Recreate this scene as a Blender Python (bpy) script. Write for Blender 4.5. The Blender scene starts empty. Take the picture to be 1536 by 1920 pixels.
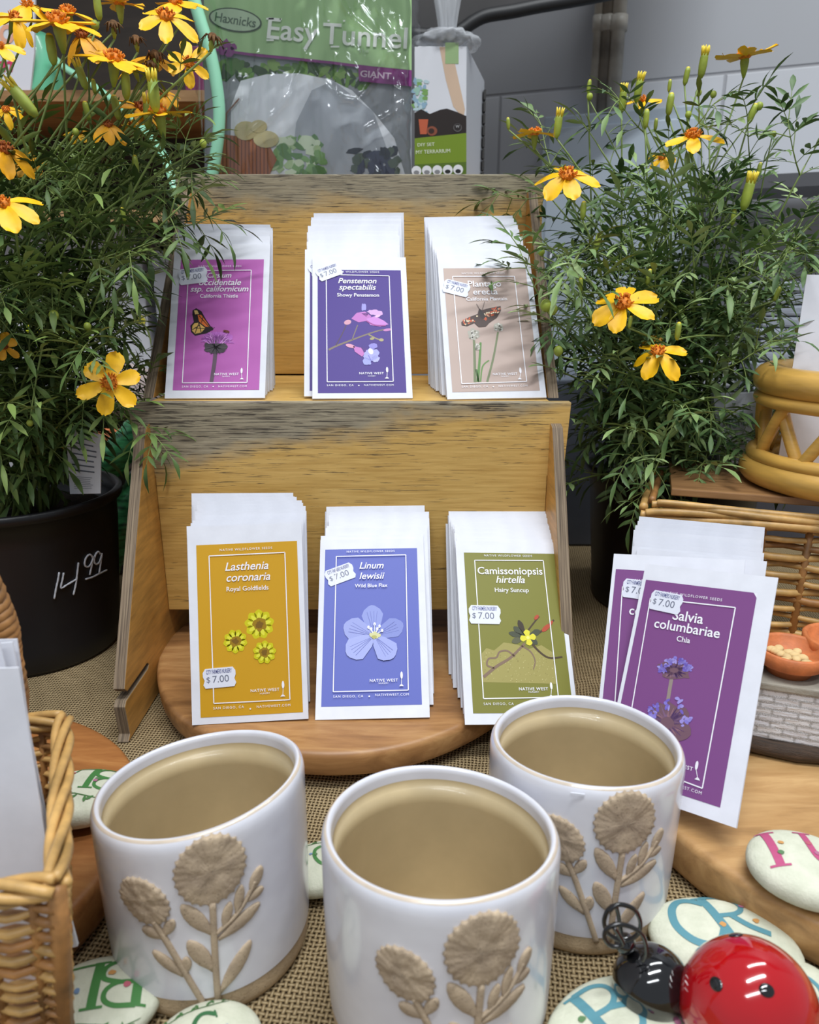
import bpy, bmesh, math, random
from mathutils import Vector, Matrix, Quaternion
import mathutils
PI = math.pi
SC = bpy.context.scene
COL = SC.collection
# ------------------------------------------------------------------ camera model (metres, table top at z = 0)
FPX, PITCH, CAMZ = 1400.0, math.radians(17), 0.32
cp, sp = math.cos(PITCH), math.sin(PITCH)
def V(*a): return Vector(a)
def ray(px, py):
    x = (px-768)/FPX; y = (960-py)/FPX
    return V(x, cp+y*sp, -sp+y*cp)
def at(px, py, Y):
    d = ray(px, py); t = Y/d.y
    return V(d.x*t, Y, CAMZ+d.z*t)
def on(px, py, Z):
    d = ray(px, py); t = (Z-CAMZ)/d.z
    return V(d.x*t, d.y*t, Z)
def cyl_hit(px, py, c, R):
    d = ray(px, py); a = d.x**2+d.y**2; b = -2*(d.x*c[0]+d.y*c[1]); cc = c[0]**2+c[1]**2-R*R
    t = (-b-math.sqrt(max(0, b*b-4*a*cc)))/2/a
    return V(d.x*t, d.y*t, CAMZ+d.z*t)
# ------------------------------------------------------------------ materials
def lin(c):
    return tuple((x/255/12.92 if x/255 <= .04045 else ((x/255+.055)/1.055)**2.4) for x in c)+(1,)
MC = {}
def newmat(name):
    m = bpy.data.materials.new(name); m.use_nodes = True
    nt = m.node_tree; b = nt.nodes['Principled BSDF']
    return m, nt, b
def nd(nt, t, **kw):
    n = nt.nodes.new(t)
    for k, v in kw.items(): setattr(n, k, v)
    return n
def mth(nt, op, a, b=None, c=None):
    n = nt.nodes.new('ShaderNodeMath'); n.operation = op
    for i, x in enumerate((a, b, c)):
        if x is None: continue
        if isinstance(x, (int, float)): n.inputs[i].default_value = x
        else: nt.links.new(x, n.inputs[i])
    return n.outputs[0]
def ramp(nt, fac, stops, interp='LINEAR'):
    r = nt.nodes.new('ShaderNodeValToRGB'); r.color_ramp.interpolation = interp
    e = r.color_ramp.elements
    while len(e) < len(stops): e.new(.5)
    for i, (p, c) in enumerate(stops):
        e[i].position = p; e[i].color = lin(c)
    nt.links.new(fac, r.inputs[0]); return r.outputs[0]
def noise(nt, scale, vec=None, detail=4, rough=.55, dist=0.):
    n = nt.nodes.new('ShaderNodeTexNoise'); n.inputs['Scale'].default_value = scale
    n.inputs['Detail'].default_value = detail; n.inputs['Roughness'].default_value = rough; n.inputs['Distortion'].default_value = dist
    if vec is not None: nt.links.new(vec, n.inputs['Vector'])
    return n.outputs[0]
def coords(nt, kind='Object', scale=(1, 1, 1), rot=(0, 0, 0)):
    tc = nt.nodes.new('ShaderNodeTexCoord'); mp = nt.nodes.new('ShaderNodeMapping')
    mp.inputs['Scale'].default_value = scale; mp.inputs['Rotation'].default_value = rot
    nt.links.new(tc.outputs[kind], mp.inputs[0]); return mp.outputs[0]
def bump(nt, b, h, strength=.3, dist=.001):
    n = nt.nodes.new('ShaderNodeBump'); n.inputs['Strength'].default_value = strength; n.inputs['Distance'].default_value = dist
    nt.links.new(h, n.inputs['Height']); nt.links.new(n.outputs[0], b.inputs['Normal'])
def mixc(nt, fac, a, b):
    n = nt.nodes.new('ShaderNodeMix'); n.data_type = 'RGBA'
    if isinstance(fac, (int, float)): n.inputs[0].default_value = fac
    else: nt.links.new(fac, n.inputs[0])
    for i, x in ((6, a), (7, b)):
        if isinstance(x, tuple): n.inputs[i].default_value = lin(x)
        else: nt.links.new(x, n.inputs[i])
    return n.outputs[2]
def M(name, col, rough=.5, var=0, vscale=30, bmp=0, bscale=300, coat=0, metal=0, spec=None, stretch=(1, 1, 1), trans=0, alpha=1):
    """plain procedural surface: base colour with a noise variation and a fine bump"""
    if name in MC: return MC[name]
    m, nt, b = newmat(name)
    b.inputs['Base Color'].default_value = lin(col)
    if var:
        lo = tuple(max(0, x*(1-var)) for x in col); hi = tuple(min(255, x*(1+var)) for x in col)
        nt.links.new(ramp(nt, noise(nt, vscale, coords(nt, 'Object', stretch)), [(.3, lo), (.7, hi)]), b.inputs['Base Color'])
    if bmp: bump(nt, b, noise(nt, bscale, coords(nt, 'Object', stretch)), bmp)
    b.inputs['Roughness'].default_value = rough; b.inputs['Metallic'].default_value = metal
    b.inputs['Coat Weight'].default_value = coat; b.inputs['Coat Roughness'].default_value = .04
    if spec is not None: b.inputs['Specular IOR Level'].default_value = spec
    if trans: b.inputs['Transmission Weight'].default_value = trans
    if alpha < 1: b.inputs['Alpha'].default_value = alpha
    MC[name] = m; return m
def ink(col): return M('print_%d_%d_%d' % tuple(int(x) for x in col), col, .46, spec=.3)
# ------------------------------------------------------------------ mesh builder
class MB:
    def __init__(s): s.v = []; s.f = []; s.m = []; s.sm = []
    def add(s, vs, fs, m=0, smooth=True):
        o = len(s.v); s.v += [tuple(p) for p in vs]
        for i, f in enumerate(fs):
            s.f.append([o+k for k in f]); s.m.append(m if isinstance(m, int) else m[i]); s.sm.append(smooth)
        return o
    def box(s, a, b, m=0, mat=None):
        x0, y0, z0 = a; x1, y1, z1 = b
        vs = [V(x, y, z) for z in (z0, z1) for y in (y0, y1) for x in (x0, x1)]
        if mat: vs = [mat @ p for p in vs]
        s.add(vs, [(0, 2, 3, 1), (4, 5, 7, 6), (0, 1, 5, 4), (2, 6, 7, 3), (0, 4, 6, 2), (1, 3, 7, 5)], m, False)
    def prism(s, poly, fn, m=0, cap=True):
        """poly: 2d points; fn(p, side) -> 3d for side 0 and 1"""
        n = len(poly); vs = [fn(p, 0) for p in poly]+[fn(p, 1) for p in poly]
        fs = [(i, (i+1) % n, n+(i+1) % n, n+i) for i in range(n)]
        if cap: fs += [tuple(range(n))[::-1], tuple(range(n, 2*n))]
        s.add(vs, fs, m, False)
    def tube(s, pts, r, n=8, m=0, closed=False, cap=True, flat=1.0):
        pts = [Vector(p) for p in pts]; N = len(pts)
        if N < 2: return
        rr = r if isinstance(r, (list, tuple)) else [r]*N
        vs = []; prev = None
        for i, p in enumerate(pts):
            if closed: t = pts[(i+1) % N]-pts[i-1]
            else: t = pts[min(i+1, N-1)]-pts[max(i-1, 0)]
            if t.length < 1e-12: t = V(0, 0, 1)
            t.normalize()
            if prev is None:
                a = V(0, 0, 1) if abs(t.z) < .9 else V(1, 0, 0)
                u = t.cross(a).normalized()
            else:
                u = prev-t*prev.dot(t)
                if u.length < 1e-9: u = t.orthogonal()
                u.normalize()
            prev = u; w = t.cross(u)
            for k in range(n):
                an = 2*PI*k/n
                vs.append(p+u*(math.cos(an)*rr[i])+w*(math.sin(an)*rr[i]*flat))
        fs = []
        for i in range(N if closed else N-1):
            j = (i+1) % N
            for k in range(n):
                k2 = (k+1) % n
                fs.append((i*n+k, i*n+k2, j*n+k2, j*n+k))
        if cap and not closed: fs += [tuple(range(n))[::-1], tuple(range((N-1)*n, N*n))]
        s.add(vs, fs, m)
    def lathe(s, prof, n=64, m=0, c=(0, 0, 0), fn=None, closed=False):
        vs = []
        for (r, z) in prof:
            for k in range(n):
                a = 2*PI*k/n; p = V(c[0]+r*math.cos(a), c[1]+r*math.sin(a), c[2]+z)
                vs.append(fn(p, a) if fn else p)
        fs = []; ms = []
        for i in range(len(prof) if closed else len(prof)-1):
            j = (i+1) % len(prof)
            for k in range(n):
                k2 = (k+1) % n
                fs.append((i*n+k, i*n+k2, j*n+k2, j*n+k)); ms.append(m if isinstance(m, int) else m[i])
        s.add(vs, fs, ms)
    def ell(s, c, r, nu=24, nv=14, m=0, rot=None, v0=0., fn=None):
        vs = []; c = Vector(c)
        for i in range(nv+1):
            ph = PI*(v0+(1-v0)*i/nv)
            for k in range(nu):
                a = 2*PI*k/nu
                p = V(r[0]*math.sin(ph)*math.cos(a), r[1]*math.sin(ph)*math.sin(a), r[2]*math.cos(ph))
                if fn: p = fn(p)
                if rot: p = rot @ p
                vs.append(c+p)
        fs = [(i*nu+k, (i+1)*nu+k, (i+1)*nu+(k+1) % nu, i*nu+(k+1) % nu) for i in range(nv) for k in range(nu)]
        s.add(vs, fs, m)
    def build(s, name, mats, parent=None, loc=None, rot=None, bevel=0, solid=0, subsurf=0):
        me = bpy.data.meshes.new(name); me.from_pydata(s.v, [], s.f)
        if not isinstance(mats, (list, tuple)): mats = [mats]
        for x in mats: me.materials.append(x)
        me.polygons.foreach_set('material_index', s.m); me.polygons.foreach_set('use_smooth', s.sm)
        bm = bmesh.new(); bm.from_mesh(me); bmesh.ops.remove_doubles(bm, verts=bm.verts, dist=1e-7)
        if bevel:
            es = [e for e in bm.edges if len(e.link_faces) == 2 and e.calc_face_angle(0) > .6]
            bmesh.ops.bevel(bm, geom=es, offset=bevel, segments=2, affect='EDGES', profile=.6, clamp_overlap=True)
        bmesh.ops.recalc_face_normals(bm, faces=bm.faces) if not solid == -1 else None
        bm.to_mesh(me); bm.free(); me.update()
        o = bpy.data.objects.new(name, me); COL.objects.link(o)
        if parent: o.parent = parent
        if loc is not None: o.location = loc
        if rot is not None: o.rotation_euler = rot
        return o
def tag(o, label=None, cat=None, group=None, kind=None):
    if label: o['label'] = label
    if cat: o['category'] = cat
    if group: o['group'] = group
    if kind: o['kind'] = kind
    return o
def empty(name, label, cat, loc=(0, 0, 0), rz=0, group=None):
    o = bpy.data.objects.new(name, None); COL.objects.link(o); o.empty_display_size = .02
    o.location = loc; o.rotation_euler = (0, 0, rz); return tag(o, label, cat, group)
def copy_tree(o, parent=None):
    c = o.copy(); COL.objects.link(c)
    if parent: c.parent = parent
    for ch in list(o.children): copy_tree(ch, c)
    return c
def bez(p0, p1, p2, n):
    return [p0*(1-t)**2+p1*2*t*(1-t)+p2*t*t for t in [i/n for i in range(n+1)]]
def crv(pts, n=6, closed=False):
    """catmull-rom through points"""
    P = [Vector(p) for p in pts]; N = len(P); out = []
    for i in range(N if closed else N-1):
        if closed: a, b, c, d = P[i-1], P[i], P[(i+1) % N], P[(i+2) % N]
        else: a, b, c, d = P[max(i-1, 0)], P[i], P[i+1], P[min(i+2, N-1)]
        for k in range(n):
            t = k/n
            out.append(.5*((2*b)+(c-a)*t+(2*a-5*b+4*c-d)*t*t+(3*b-a-3*c+d)*t**3))
    if not closed: out.append(P[-1])
    return out
# ------------------------------------------------------------------ flat printing (labels, stickers, signs)
TX = {}
def text2d(s, shear=0., bold=0., space=1.):
    k = (s, shear, bold, space)
    if k in TX: return TX[k]
    cu = bpy.data.curves.new('t', 'FONT'); cu.body = s; cu.size = 1; cu.shear = shear; cu.offset = bold; cu.space_character = space
    cu.align_x = 'CENTER'; cu.align_y = 'CENTER'; cu.resolution_u = 3; cu.fill_mode = 'FRONT'
    o = bpy.data.objects.new('t', cu); COL.objects.link(o)
    dg = bpy.context.evaluated_depsgraph_get(); me = bpy.data.meshes.new_from_object(o.evaluated_get(dg))
    vs = [(p.co.x, p.co.y) for p in me.vertices]; fs = [tuple(p.vertices) for p in me.polygons]
    bpy.data.objects.remove(o); bpy.data.curves.remove(cu); bpy.data.meshes.remove(me)
    if vs:
        xs = [p[0] for p in vs]; cx = (min(xs)+max(xs))/2; vs = [(x-cx, y) for x, y in vs]
        w = max(xs)-min(xs)
    else: w = 0
    TX[k] = (vs, fs, w); return TX[k]
class Print:
    """layers of flat ink on a sheet; 2d metres, origin where fn says; fn(x, y, lift) -> 3d"""
    def __init__(s, fn, step=5e-5): s.mb = MB(); s.mats = []; s.fn = fn; s.h = 0; s.step = step
    def mi(s, col):
        k = ink(col) if isinstance(col, tuple) else col
        if k not in s.mats: s.mats.append(k)
        return s.mats.index(k)
    def layer(s): s.h += s.step
    def poly(s, pts, col):
        s.mb.add([s.fn(x, y, s.h) for x, y in pts], [tuple(range(len(pts)))], s.mi(col), False)
    def rect(s, x0, y0, x1, y1, col): s.poly([(x0, y0), (x1, y0), (x1, y1), (x0, y1)], col)
    def frame(s, x0, y0, x1, y1, w, col):
        s.rect(x0, y0, x1, y0+w, col); s.rect(x0, y1-w, x1, y1, col); s.rect(x0, y0+w, x0+w, y1-w, col); s.rect(x1-w, y0+w, x1, y1-w, col)
    def text(s, t, x, y, size, col, shear=0., bold=0., width=None, space=1., rot=0):
        vs, fs, w = text2d(t, shear, bold, space)
        k = size if width is None else width/max(w, 1e-6)
        ky = size
        c, sn = math.cos(rot), math.sin(rot)
        s.mb.add([s.fn(x+a*k*c-b*ky*sn, y+a*k*sn+b*ky*c, s.h) for a, b in vs], fs, s.mi(col), False)
    def ellipse(s, x, y, a, b, col, rot=0, n=20, wob=0, rng=None):
        c, sn = math.cos(rot), math.sin(rot); P = []
        for i in range(n):
            t = 2*PI*i/n; k = 1+(rng.uniform(-wob, wob) if wob else 0)
            u, v = a*k*math.cos(t), b*k*math.sin(t); P.append((x+u*c-v*sn, y+u*sn+v*c))
        s.poly(P, col)
    def petal(s, x, y, ang, L, w, col, tip=.6):
        c, sn = math.cos(ang), math.sin(ang)
        pr = [(0, .12), (.25, .6), (tip, 1), (.85, .75), (.97, .3)]
        P = [(u*L, v*w/2) for u, v in pr]+[(L, 0)]+[(u*L, -v*w/2) for u, v in pr[::-1]]
        s.poly([(x+u*c-v*sn, y+u*sn+v*c) for u, v in P], col)
    def line(s, pts, w, col, w2=None):
        w2 = w if w2 is None else w2; n = len(pts); vs = []
        for i, (x, y) in enumerate(pts):
            a = pts[max(i-1, 0)]; b = pts[min(i+1, n-1)]
            dx, dy = b[0]-a[0], b[1]-a[1]; l = math.hypot(dx, dy) or 1; ww = (w+(w2-w)*i/max(n-1, 1))/2
            vs += [s.fn(x-dy/l*ww, y+dx/l*ww, s.h), s.fn(x+dy/l*ww, y-dx/l*ww, s.h)]
        s.mb.add(vs, [(2*i, 2*i+1, 2*i+3, 2*i+2) for i in range(n-1)], s.mi(col), False)
    def build(s, name, parent=None, **kw): return s.mb.build(name, s.mats, parent, solid=-1, **kw)
import numpy as np
# ------------------------------------------------------------------ special materials
def m_burlap():
    m, nt, b = newmat('burlap_weave')
    tc = nt.nodes.new('ShaderNodeTexCoord')
    wob = nt.nodes.new('ShaderNodeTexNoise'); wob.inputs['Scale'].default_value = 55; wob.inputs['Detail'].default_value = 3
    nt.links.new(tc.outputs['Object'], wob.inputs['Vector'])
    va = nt.nodes.new('ShaderNodeVectorMath'); va.operation = 'MULTIPLY_ADD'
    nt.links.new(wob.outputs['Color'], va.inputs[0]); va.inputs[1].default_value = (.0035,)*3; nt.links.new(tc.outputs['Object'], va.inputs[2])
    mp = nt.nodes.new('ShaderNodeMapping'); mp.inputs['Rotation'].default_value = (0, 0, .12); nt.links.new(va.outputs[0], mp.inputs[0])
    sx = nt.nodes.new('ShaderNodeSeparateXYZ'); nt.links.new(mp.outputs[0], sx.inputs[0])
    P = 2*PI/.0025
    u = mth(nt, 'MULTIPLY', sx.outputs[0], P); v = mth(nt, 'MULTIPLY', sx.outputs[1], P*.93)
    hx = mth(nt, 'MULTIPLY_ADD', mth(nt, 'COSINE', u), .5, .5); hy = mth(nt, 'MULTIPLY_ADD', mth(nt, 'COSINE', v), .5, .5)
    hx = mth(nt, 'POWER', hx, .75); hy = mth(nt, 'POWER', hy, .75)
    s = mth(nt, 'MULTIPLY', mth(nt, 'COSINE', mth(nt, 'MULTIPLY', u, .5)), mth(nt, 'COSINE', mth(nt, 'MULTIPLY', v, .5)))
    a = mth(nt, 'MULTIPLY', hx, mth(nt, 'MULTIPLY_ADD', s, .28, .72)); c = mth(nt, 'MULTIPLY', hy, mth(nt, 'MULTIPLY_ADD', s, -.28, .72))
    h = mth(nt, 'MAXIMUM', a, c)
    fib = noise(nt, 900, tc.outputs['Object'], 2)
    h2 = mth(nt, 'MULTIPLY_ADD', fib, .35, mth(nt, 'ADD', h, -.17))
    col = ramp(nt, h2, [(.1, (38, 31, 23)), (.36, (112, 95, 70)), (.6, (166, 146, 113)), (.95, (204, 186, 154))])
    pat = ramp(nt, noise(nt, 9, tc.outputs['Object'], 3), [(.3, (205, 200, 190)), (.7, (255, 250, 240))])
    mx = nt.nodes.new('ShaderNodeMix'); mx.data_type = 'RGBA'; mx.blend_type = 'MULTIPLY'; mx.inputs[0].default_value = 1
    nt.links.new(col, mx.inputs[6]); nt.links.new(pat, mx.inputs[7]); nt.links.new(mx.outputs[2], b.inputs['Base Color'])
    b.inputs['Roughness'].default_value = .95; b.inputs['Specular IOR Level'].default_value = .1
    bump(nt, b, h2, .9, .0012); return m
def m_stand(name, grey_from, grey_amt, side=0., ylo=(188, 146, 74), yhi=(224, 184, 108)):
    """varnished ply whose varnish has weathered to grey with dark cracks towards the exposed upper edge"""
    m, nt, b = newmat(name)
    tc = nt.nodes.new('ShaderNodeTexCoord')
    g = coords(nt, 'Object', (7, 30, 130)); base = ramp(nt, noise(nt, 3.2, g, 5, .6), [(.25, ylo), (.75, yhi)])
    big = noise(nt, 14, coords(nt, 'Object', (.7, 1, 1.6)), 4, .65)
    sx = nt.nodes.new('ShaderNodeSeparateXYZ'); nt.links.new(tc.outputs['Generated'], sx.inputs[0])
    mask_z = mth(nt, 'MULTIPLY_ADD', mth(nt, 'SUBTRACT', .5, sx.outputs[0]), side, sx.outputs[2])
    mask = mth(nt, 'ADD', mth(nt, 'MULTIPLY', mth(nt, 'SUBTRACT', mask_z, grey_from), 8), mth(nt, 'MULTIPLY', mth(nt, 'SUBTRACT', big, .5), grey_amt))
    mask = mth(nt, 'MINIMUM', mth(nt, 'MAXIMUM', mask, 0), 1)
    gn = noise(nt, 3.5, coords(nt, 'Object', (9, 40, 190)), 5, .65)
    grey = ramp(nt, gn, [(.3, (114, 105, 88)), (.5, (152, 142, 120)), (.75, (178, 167, 142))])
    c1 = mixc(nt, mth(nt, 'MULTIPLY', mask, .97), base, grey)
    ck = noise(nt, 4, coords(nt, 'Object', (8.5, 60, 290)), 3, .6, .4)
    wide = mth(nt, 'MINIMUM', mth(nt, 'MAXIMUM', mth(nt, 'ADD', mth(nt, 'MULTIPLY', mth(nt, 'SUBTRACT', mask_z, grey_from-.22), 2.6), mth(nt, 'MULTIPLY', mth(nt, 'SUBTRACT', noise(nt, 22, coords(nt, 'Object', (.6, 1, 2.4)), 3, .6), .5), 2.4)), 0), 1)
    thr = mth(nt, 'MULTIPLY_ADD', wide, -.105, .645)
    crack = mth(nt, 'MULTIPLY', mth(nt, 'MINIMUM', mth(nt, 'MAXIMUM', mth(nt, 'MULTIPLY', mth(nt, 'SUBTRACT', ck, thr), 22), 0), 1), .85)
    nt.links.new(mixc(nt, crack, c1, (52, 44, 38)), b.inputs['Base Color'])
    b.inputs['Roughness'].default_value = .5
    bump(nt, b, mth(nt, 'SUBTRACT', gn, crack), .25, .0006); return m
def m_ply_edge():
    m, nt, b = newmat('ply_edge')
    g = coords(nt, 'Object', (900, 14, 14))
    nt.links.new(ramp(nt, noise(nt, 1, g, 3, .7), [(.32, (74, 62, 52)), (.5, (128, 110, 90)), (.7, (156, 138, 114))]), b.inputs['Base Color'])
    b.inputs['Roughness'].default_value = .8; bump(nt, b, noise(nt, 1, g, 3, .7), .4, .0006); return m
def m_board(name, lo, mid, hi, scale=(4, 26, 26), rot=0., band=9):
    m, nt, b = newmat(name)
    g = coords(nt, 'Object', scale, (0, 0, rot)); n1 = noise(nt, 4, g, 6, .62, .5)
    g2 = coords(nt, 'Object', (.35, band, .4), (0, 0, rot)); n2 = noise(nt, 1.6, g2, 1, .4)
    f = mth(nt, 'ADD', mth(nt, 'MULTIPLY', n1, .5), mth(nt, 'MULTIPLY', n2, .55))
    nt.links.new(ramp(nt, f, [(.36, lo), (.53, mid), (.68, hi)]), b.inputs['Base Color'])
    b.inputs['Roughness'].default_value = .42; bump(nt, b, n1, .12, .0006); return m
def m_glaze():
    m, nt, b = newmat('white_glaze')
    n1 = noise(nt, 22, coords(nt), 3)
    nt.links.new(ramp(nt, n1, [(.3, (206, 205, 214)), (.7, (226, 226, 233))]), b.inputs['Base Color'])
    b.inputs['Roughness'].default_value = .22; b.inputs['Coat Weight'].default_value = .5; b.inputs['Coat Roughness'].default_value = .08
    bump(nt, b, noise(nt, 45, coords(nt), 2), .12, .002); return m
def m_clay(name, lo, hi, speck=True):
    m, nt, b = newmat(name)
    c = ramp(nt, noise(nt, 90, coords(nt), 4), [(.3, lo), (.7, hi)])
    if speck:
        s = mth(nt, 'GREATER_THAN', noise(nt, 1300, coords(nt), 1), .69)
        c = mixc(nt, mth(nt, 'MULTIPLY', s, .6), c, (70, 58, 46))
    nt.links.new(c, b.inputs['Base Color']); b.inputs['Roughness'].default_value = .85
    bump(nt, b, noise(nt, 700, coords(nt), 3), .5, .0006); return m
BURLAP = m_burlap(); PLYEDGE = m_ply_edge()
UPB = m_stand('weathered_upper_board', .79, 2.2, .02); LOB = m_stand('weathered_lower_board', .80, 3.2, .30)
PANEL = M('varnished_ply', (198, 146, 74), .45, var=.10, vscale=4, stretch=(20, 8, 60), bmp=.06)
SHELF = m_stand('varnished_shelf', 2.0, .2)
DISC = m_board('acacia_board', (116, 78, 44), (164, 118, 72), (196, 152, 100))
DISC2 = m_board('pale_acacia_board', (136, 100, 60), (182, 140, 90), (206, 166, 114), rot=-.5)
DISC3 = m_board('red_acacia_board', (120, 70, 34), (160, 104, 56), (190, 136, 80), rot=.7)
PAPER = M('white_paper', (224, 225, 233), .75, var=.02, vscale=60, bmp=.04, bscale=500, spec=.25)
STICK = M('sticker_paper', (222, 224, 236), .55, spec=.3)
GLAZE = m_glaze(); CLAY = m_clay('raw_clay', (172, 150, 120), (200, 176, 142)); CLAYR = m_clay('relief_clay', (160, 141, 120), (192, 171, 144))
TAN = M('tan_glaze', (188, 168, 130), .38, var=.05, vscale=25, coat=.25, bmp=.05, bscale=40)
RIMTAN = M('thin_rim_glaze', (206, 190, 172), .2, var=.06, vscale=60, coat=.6)
# ------------------------------------------------------------------ setting
mb = MB()
NX, NY = 120, 90
for j in range(NY+1):
    for i in range(NX+1):
        x = -.75+1.6*i/NX; y = .02+1.0*j/NY
        z = -.0009+.0009*mathutils.noise.noise(V(x*9, y*9, 3))
        mb.v.append((x, y, z))
for j in range(NY):
    for i in range(NX):
        a = j*(NX+1)+i; mb.f.append([a, a+1, a+NX+2, a+NX+1]); mb.m.append(0); mb.sm.append(True)
tag(mb.build('burlap_tablecloth', BURLAP), 'coarse brown burlap cloth spread over the whole display table', 'tablecloth')
mb = MB(); mb.box((-.78, .0, -.045), (.9, 1.04, -.004))
tag(mb.build('display_table', M('table_wood', (120, 92, 64), .6, var=.1)), 'display table covered by the brown burlap cloth', 'table')
# ------------------------------------------------------------------ two-tier wooden stand
SX = -.047
stand = empty('display_stand', 'two-tier wooden seed packet stand of weathered golden plywood', 'display stand', (SX, .585, 0))
def st(p): return V(p[0]-SX, p[1]-.585, p[2])
def side_profile(name, prof, x0, x1):
    mb = MB(); mb.prism(prof, lambda p, s: st((x0 if s == 0 else x1, p[0], p[1])), 0)
    n = len(prof)
    for i in range(len(mb.f)): mb.m[i] = 1 if len(mb.f[i]) == 4 else 0
    o = mb.build(name, [PANEL, PLYEDGE], stand, bevel=.0006)
    for f in o.data.polygons: f.material_index = 0 if abs(f.normal.x) > .9 else 1
    return o
low = [(.472, .0), (.4765, .004), (.4735, .028), (.477, .0312), (.524, .0312), (.527, .0335), (.524, .0365), (.481, .0365), (.4765, .041),
       (.569, .204), (.575, .213), (.582, .2145), (.66, .2215), (.764, .2215), (.764, .0)]
upp = [(.598, .2325), (.7555, .402), (.7635, .402), (.7635, .2325)]
for x0, x1 in ((SX-.1665, SX-.158), (SX+.158, SX+.1665)):
    side_profile('lower_side_panel', low, x0, x1)
    side_profile('upper_side_panel', upp, x0, x1)
def board(name, pts, y0, y1, mat):
    mb = MB(); mb.prism(pts, lambda p, s: st((SX+p[0], y0 if s == 0 else y1, p[1])), 0)
    return mb.build(name, [mat], stand, bevel=.0008)
W2 = .1738
board('lower_backboard', [(-.1578, .0545), (.1578, .0545), (.1578, .172), (W2-.003, .172), (W2, .2312), (-W2, .2312), (-W2+.003, .172), (-.1578, .172)], .5835, .5925, LOB)
board('upper_backboard', [(-.1578, .2325), (.1578, .2325), (.1578, .330), (W2, .330), (W2, .4185), (-W2, .4185), (-W2, .330), (-.1578, .330)], .764, .773, UPB)
mb = MB(); a, b_ = st((SX-.1578, .5927, .2225)), st((SX+.1578, .7638, .2312)); mb.box(a, b_)
mb.build('upper_shelf', SHELF, stand, bevel=.0006)
# ------------------------------------------------------------------ round boards
def round_board(name, label, c, R, z0, z1, mat, legs=(), seed=1):
    t = empty(name, label, 'wooden board', (c[0], c[1], 0))
    rr = random.Random(seed); ph = [rr.uniform(0, 6) for _ in range(3)]
    def fn(p, a):
        k = 1+.006*math.sin(3*a+ph[0])+.004*math.sin(7*a+ph[1]); return V(p.x*k, p.y*k, p.z+.0004*math.sin(5*a+ph[2]))
    mb = MB(); h = z1-z0
    mb.lathe([(0, z0), (R-.004, z0), (R-.0015, z0+.0015), (R-.0003, z0+.005), (R+.0005, z1-.0045), (R-.0004, z1-.0018), (R-.0022, z1-.0003), (R-.005, z1), (R*.6, z1), (0, z1)], 120, 0, fn=fn)
    mb.build('board_top', mat, t)
    for a in legs:
        q = V(math.cos(a)*(R-.035), math.sin(a)*(R-.035), 0); mb = MB()
        mb.lathe([(0, .0002), (.010, .0002), (.013, .004), (.015, z0+.0005), (0, z0+.0005)], 20, 0, c=q)
        mb.build('foot', mat, t)
    return t
round_board('round_serving_board', 'round acacia board on short feet under the lower row of seed packets', (-.054, .572), .1535, .009, .0285, DISC, [-1.75, .4, 2.6])
round_board('round_serving_board', 'pale round wooden board under the purple sage seed packets at the right', (.312, .42), .182, .003, .0295, DISC2, [2.4, -.5, .9], 2)
round_board('round_serving_board', 'reddish round wooden board under the square willow basket', (-.29, .335), .134, .003, .0295, DISC3, [.3, 2.4, 4.4], 3)
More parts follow.
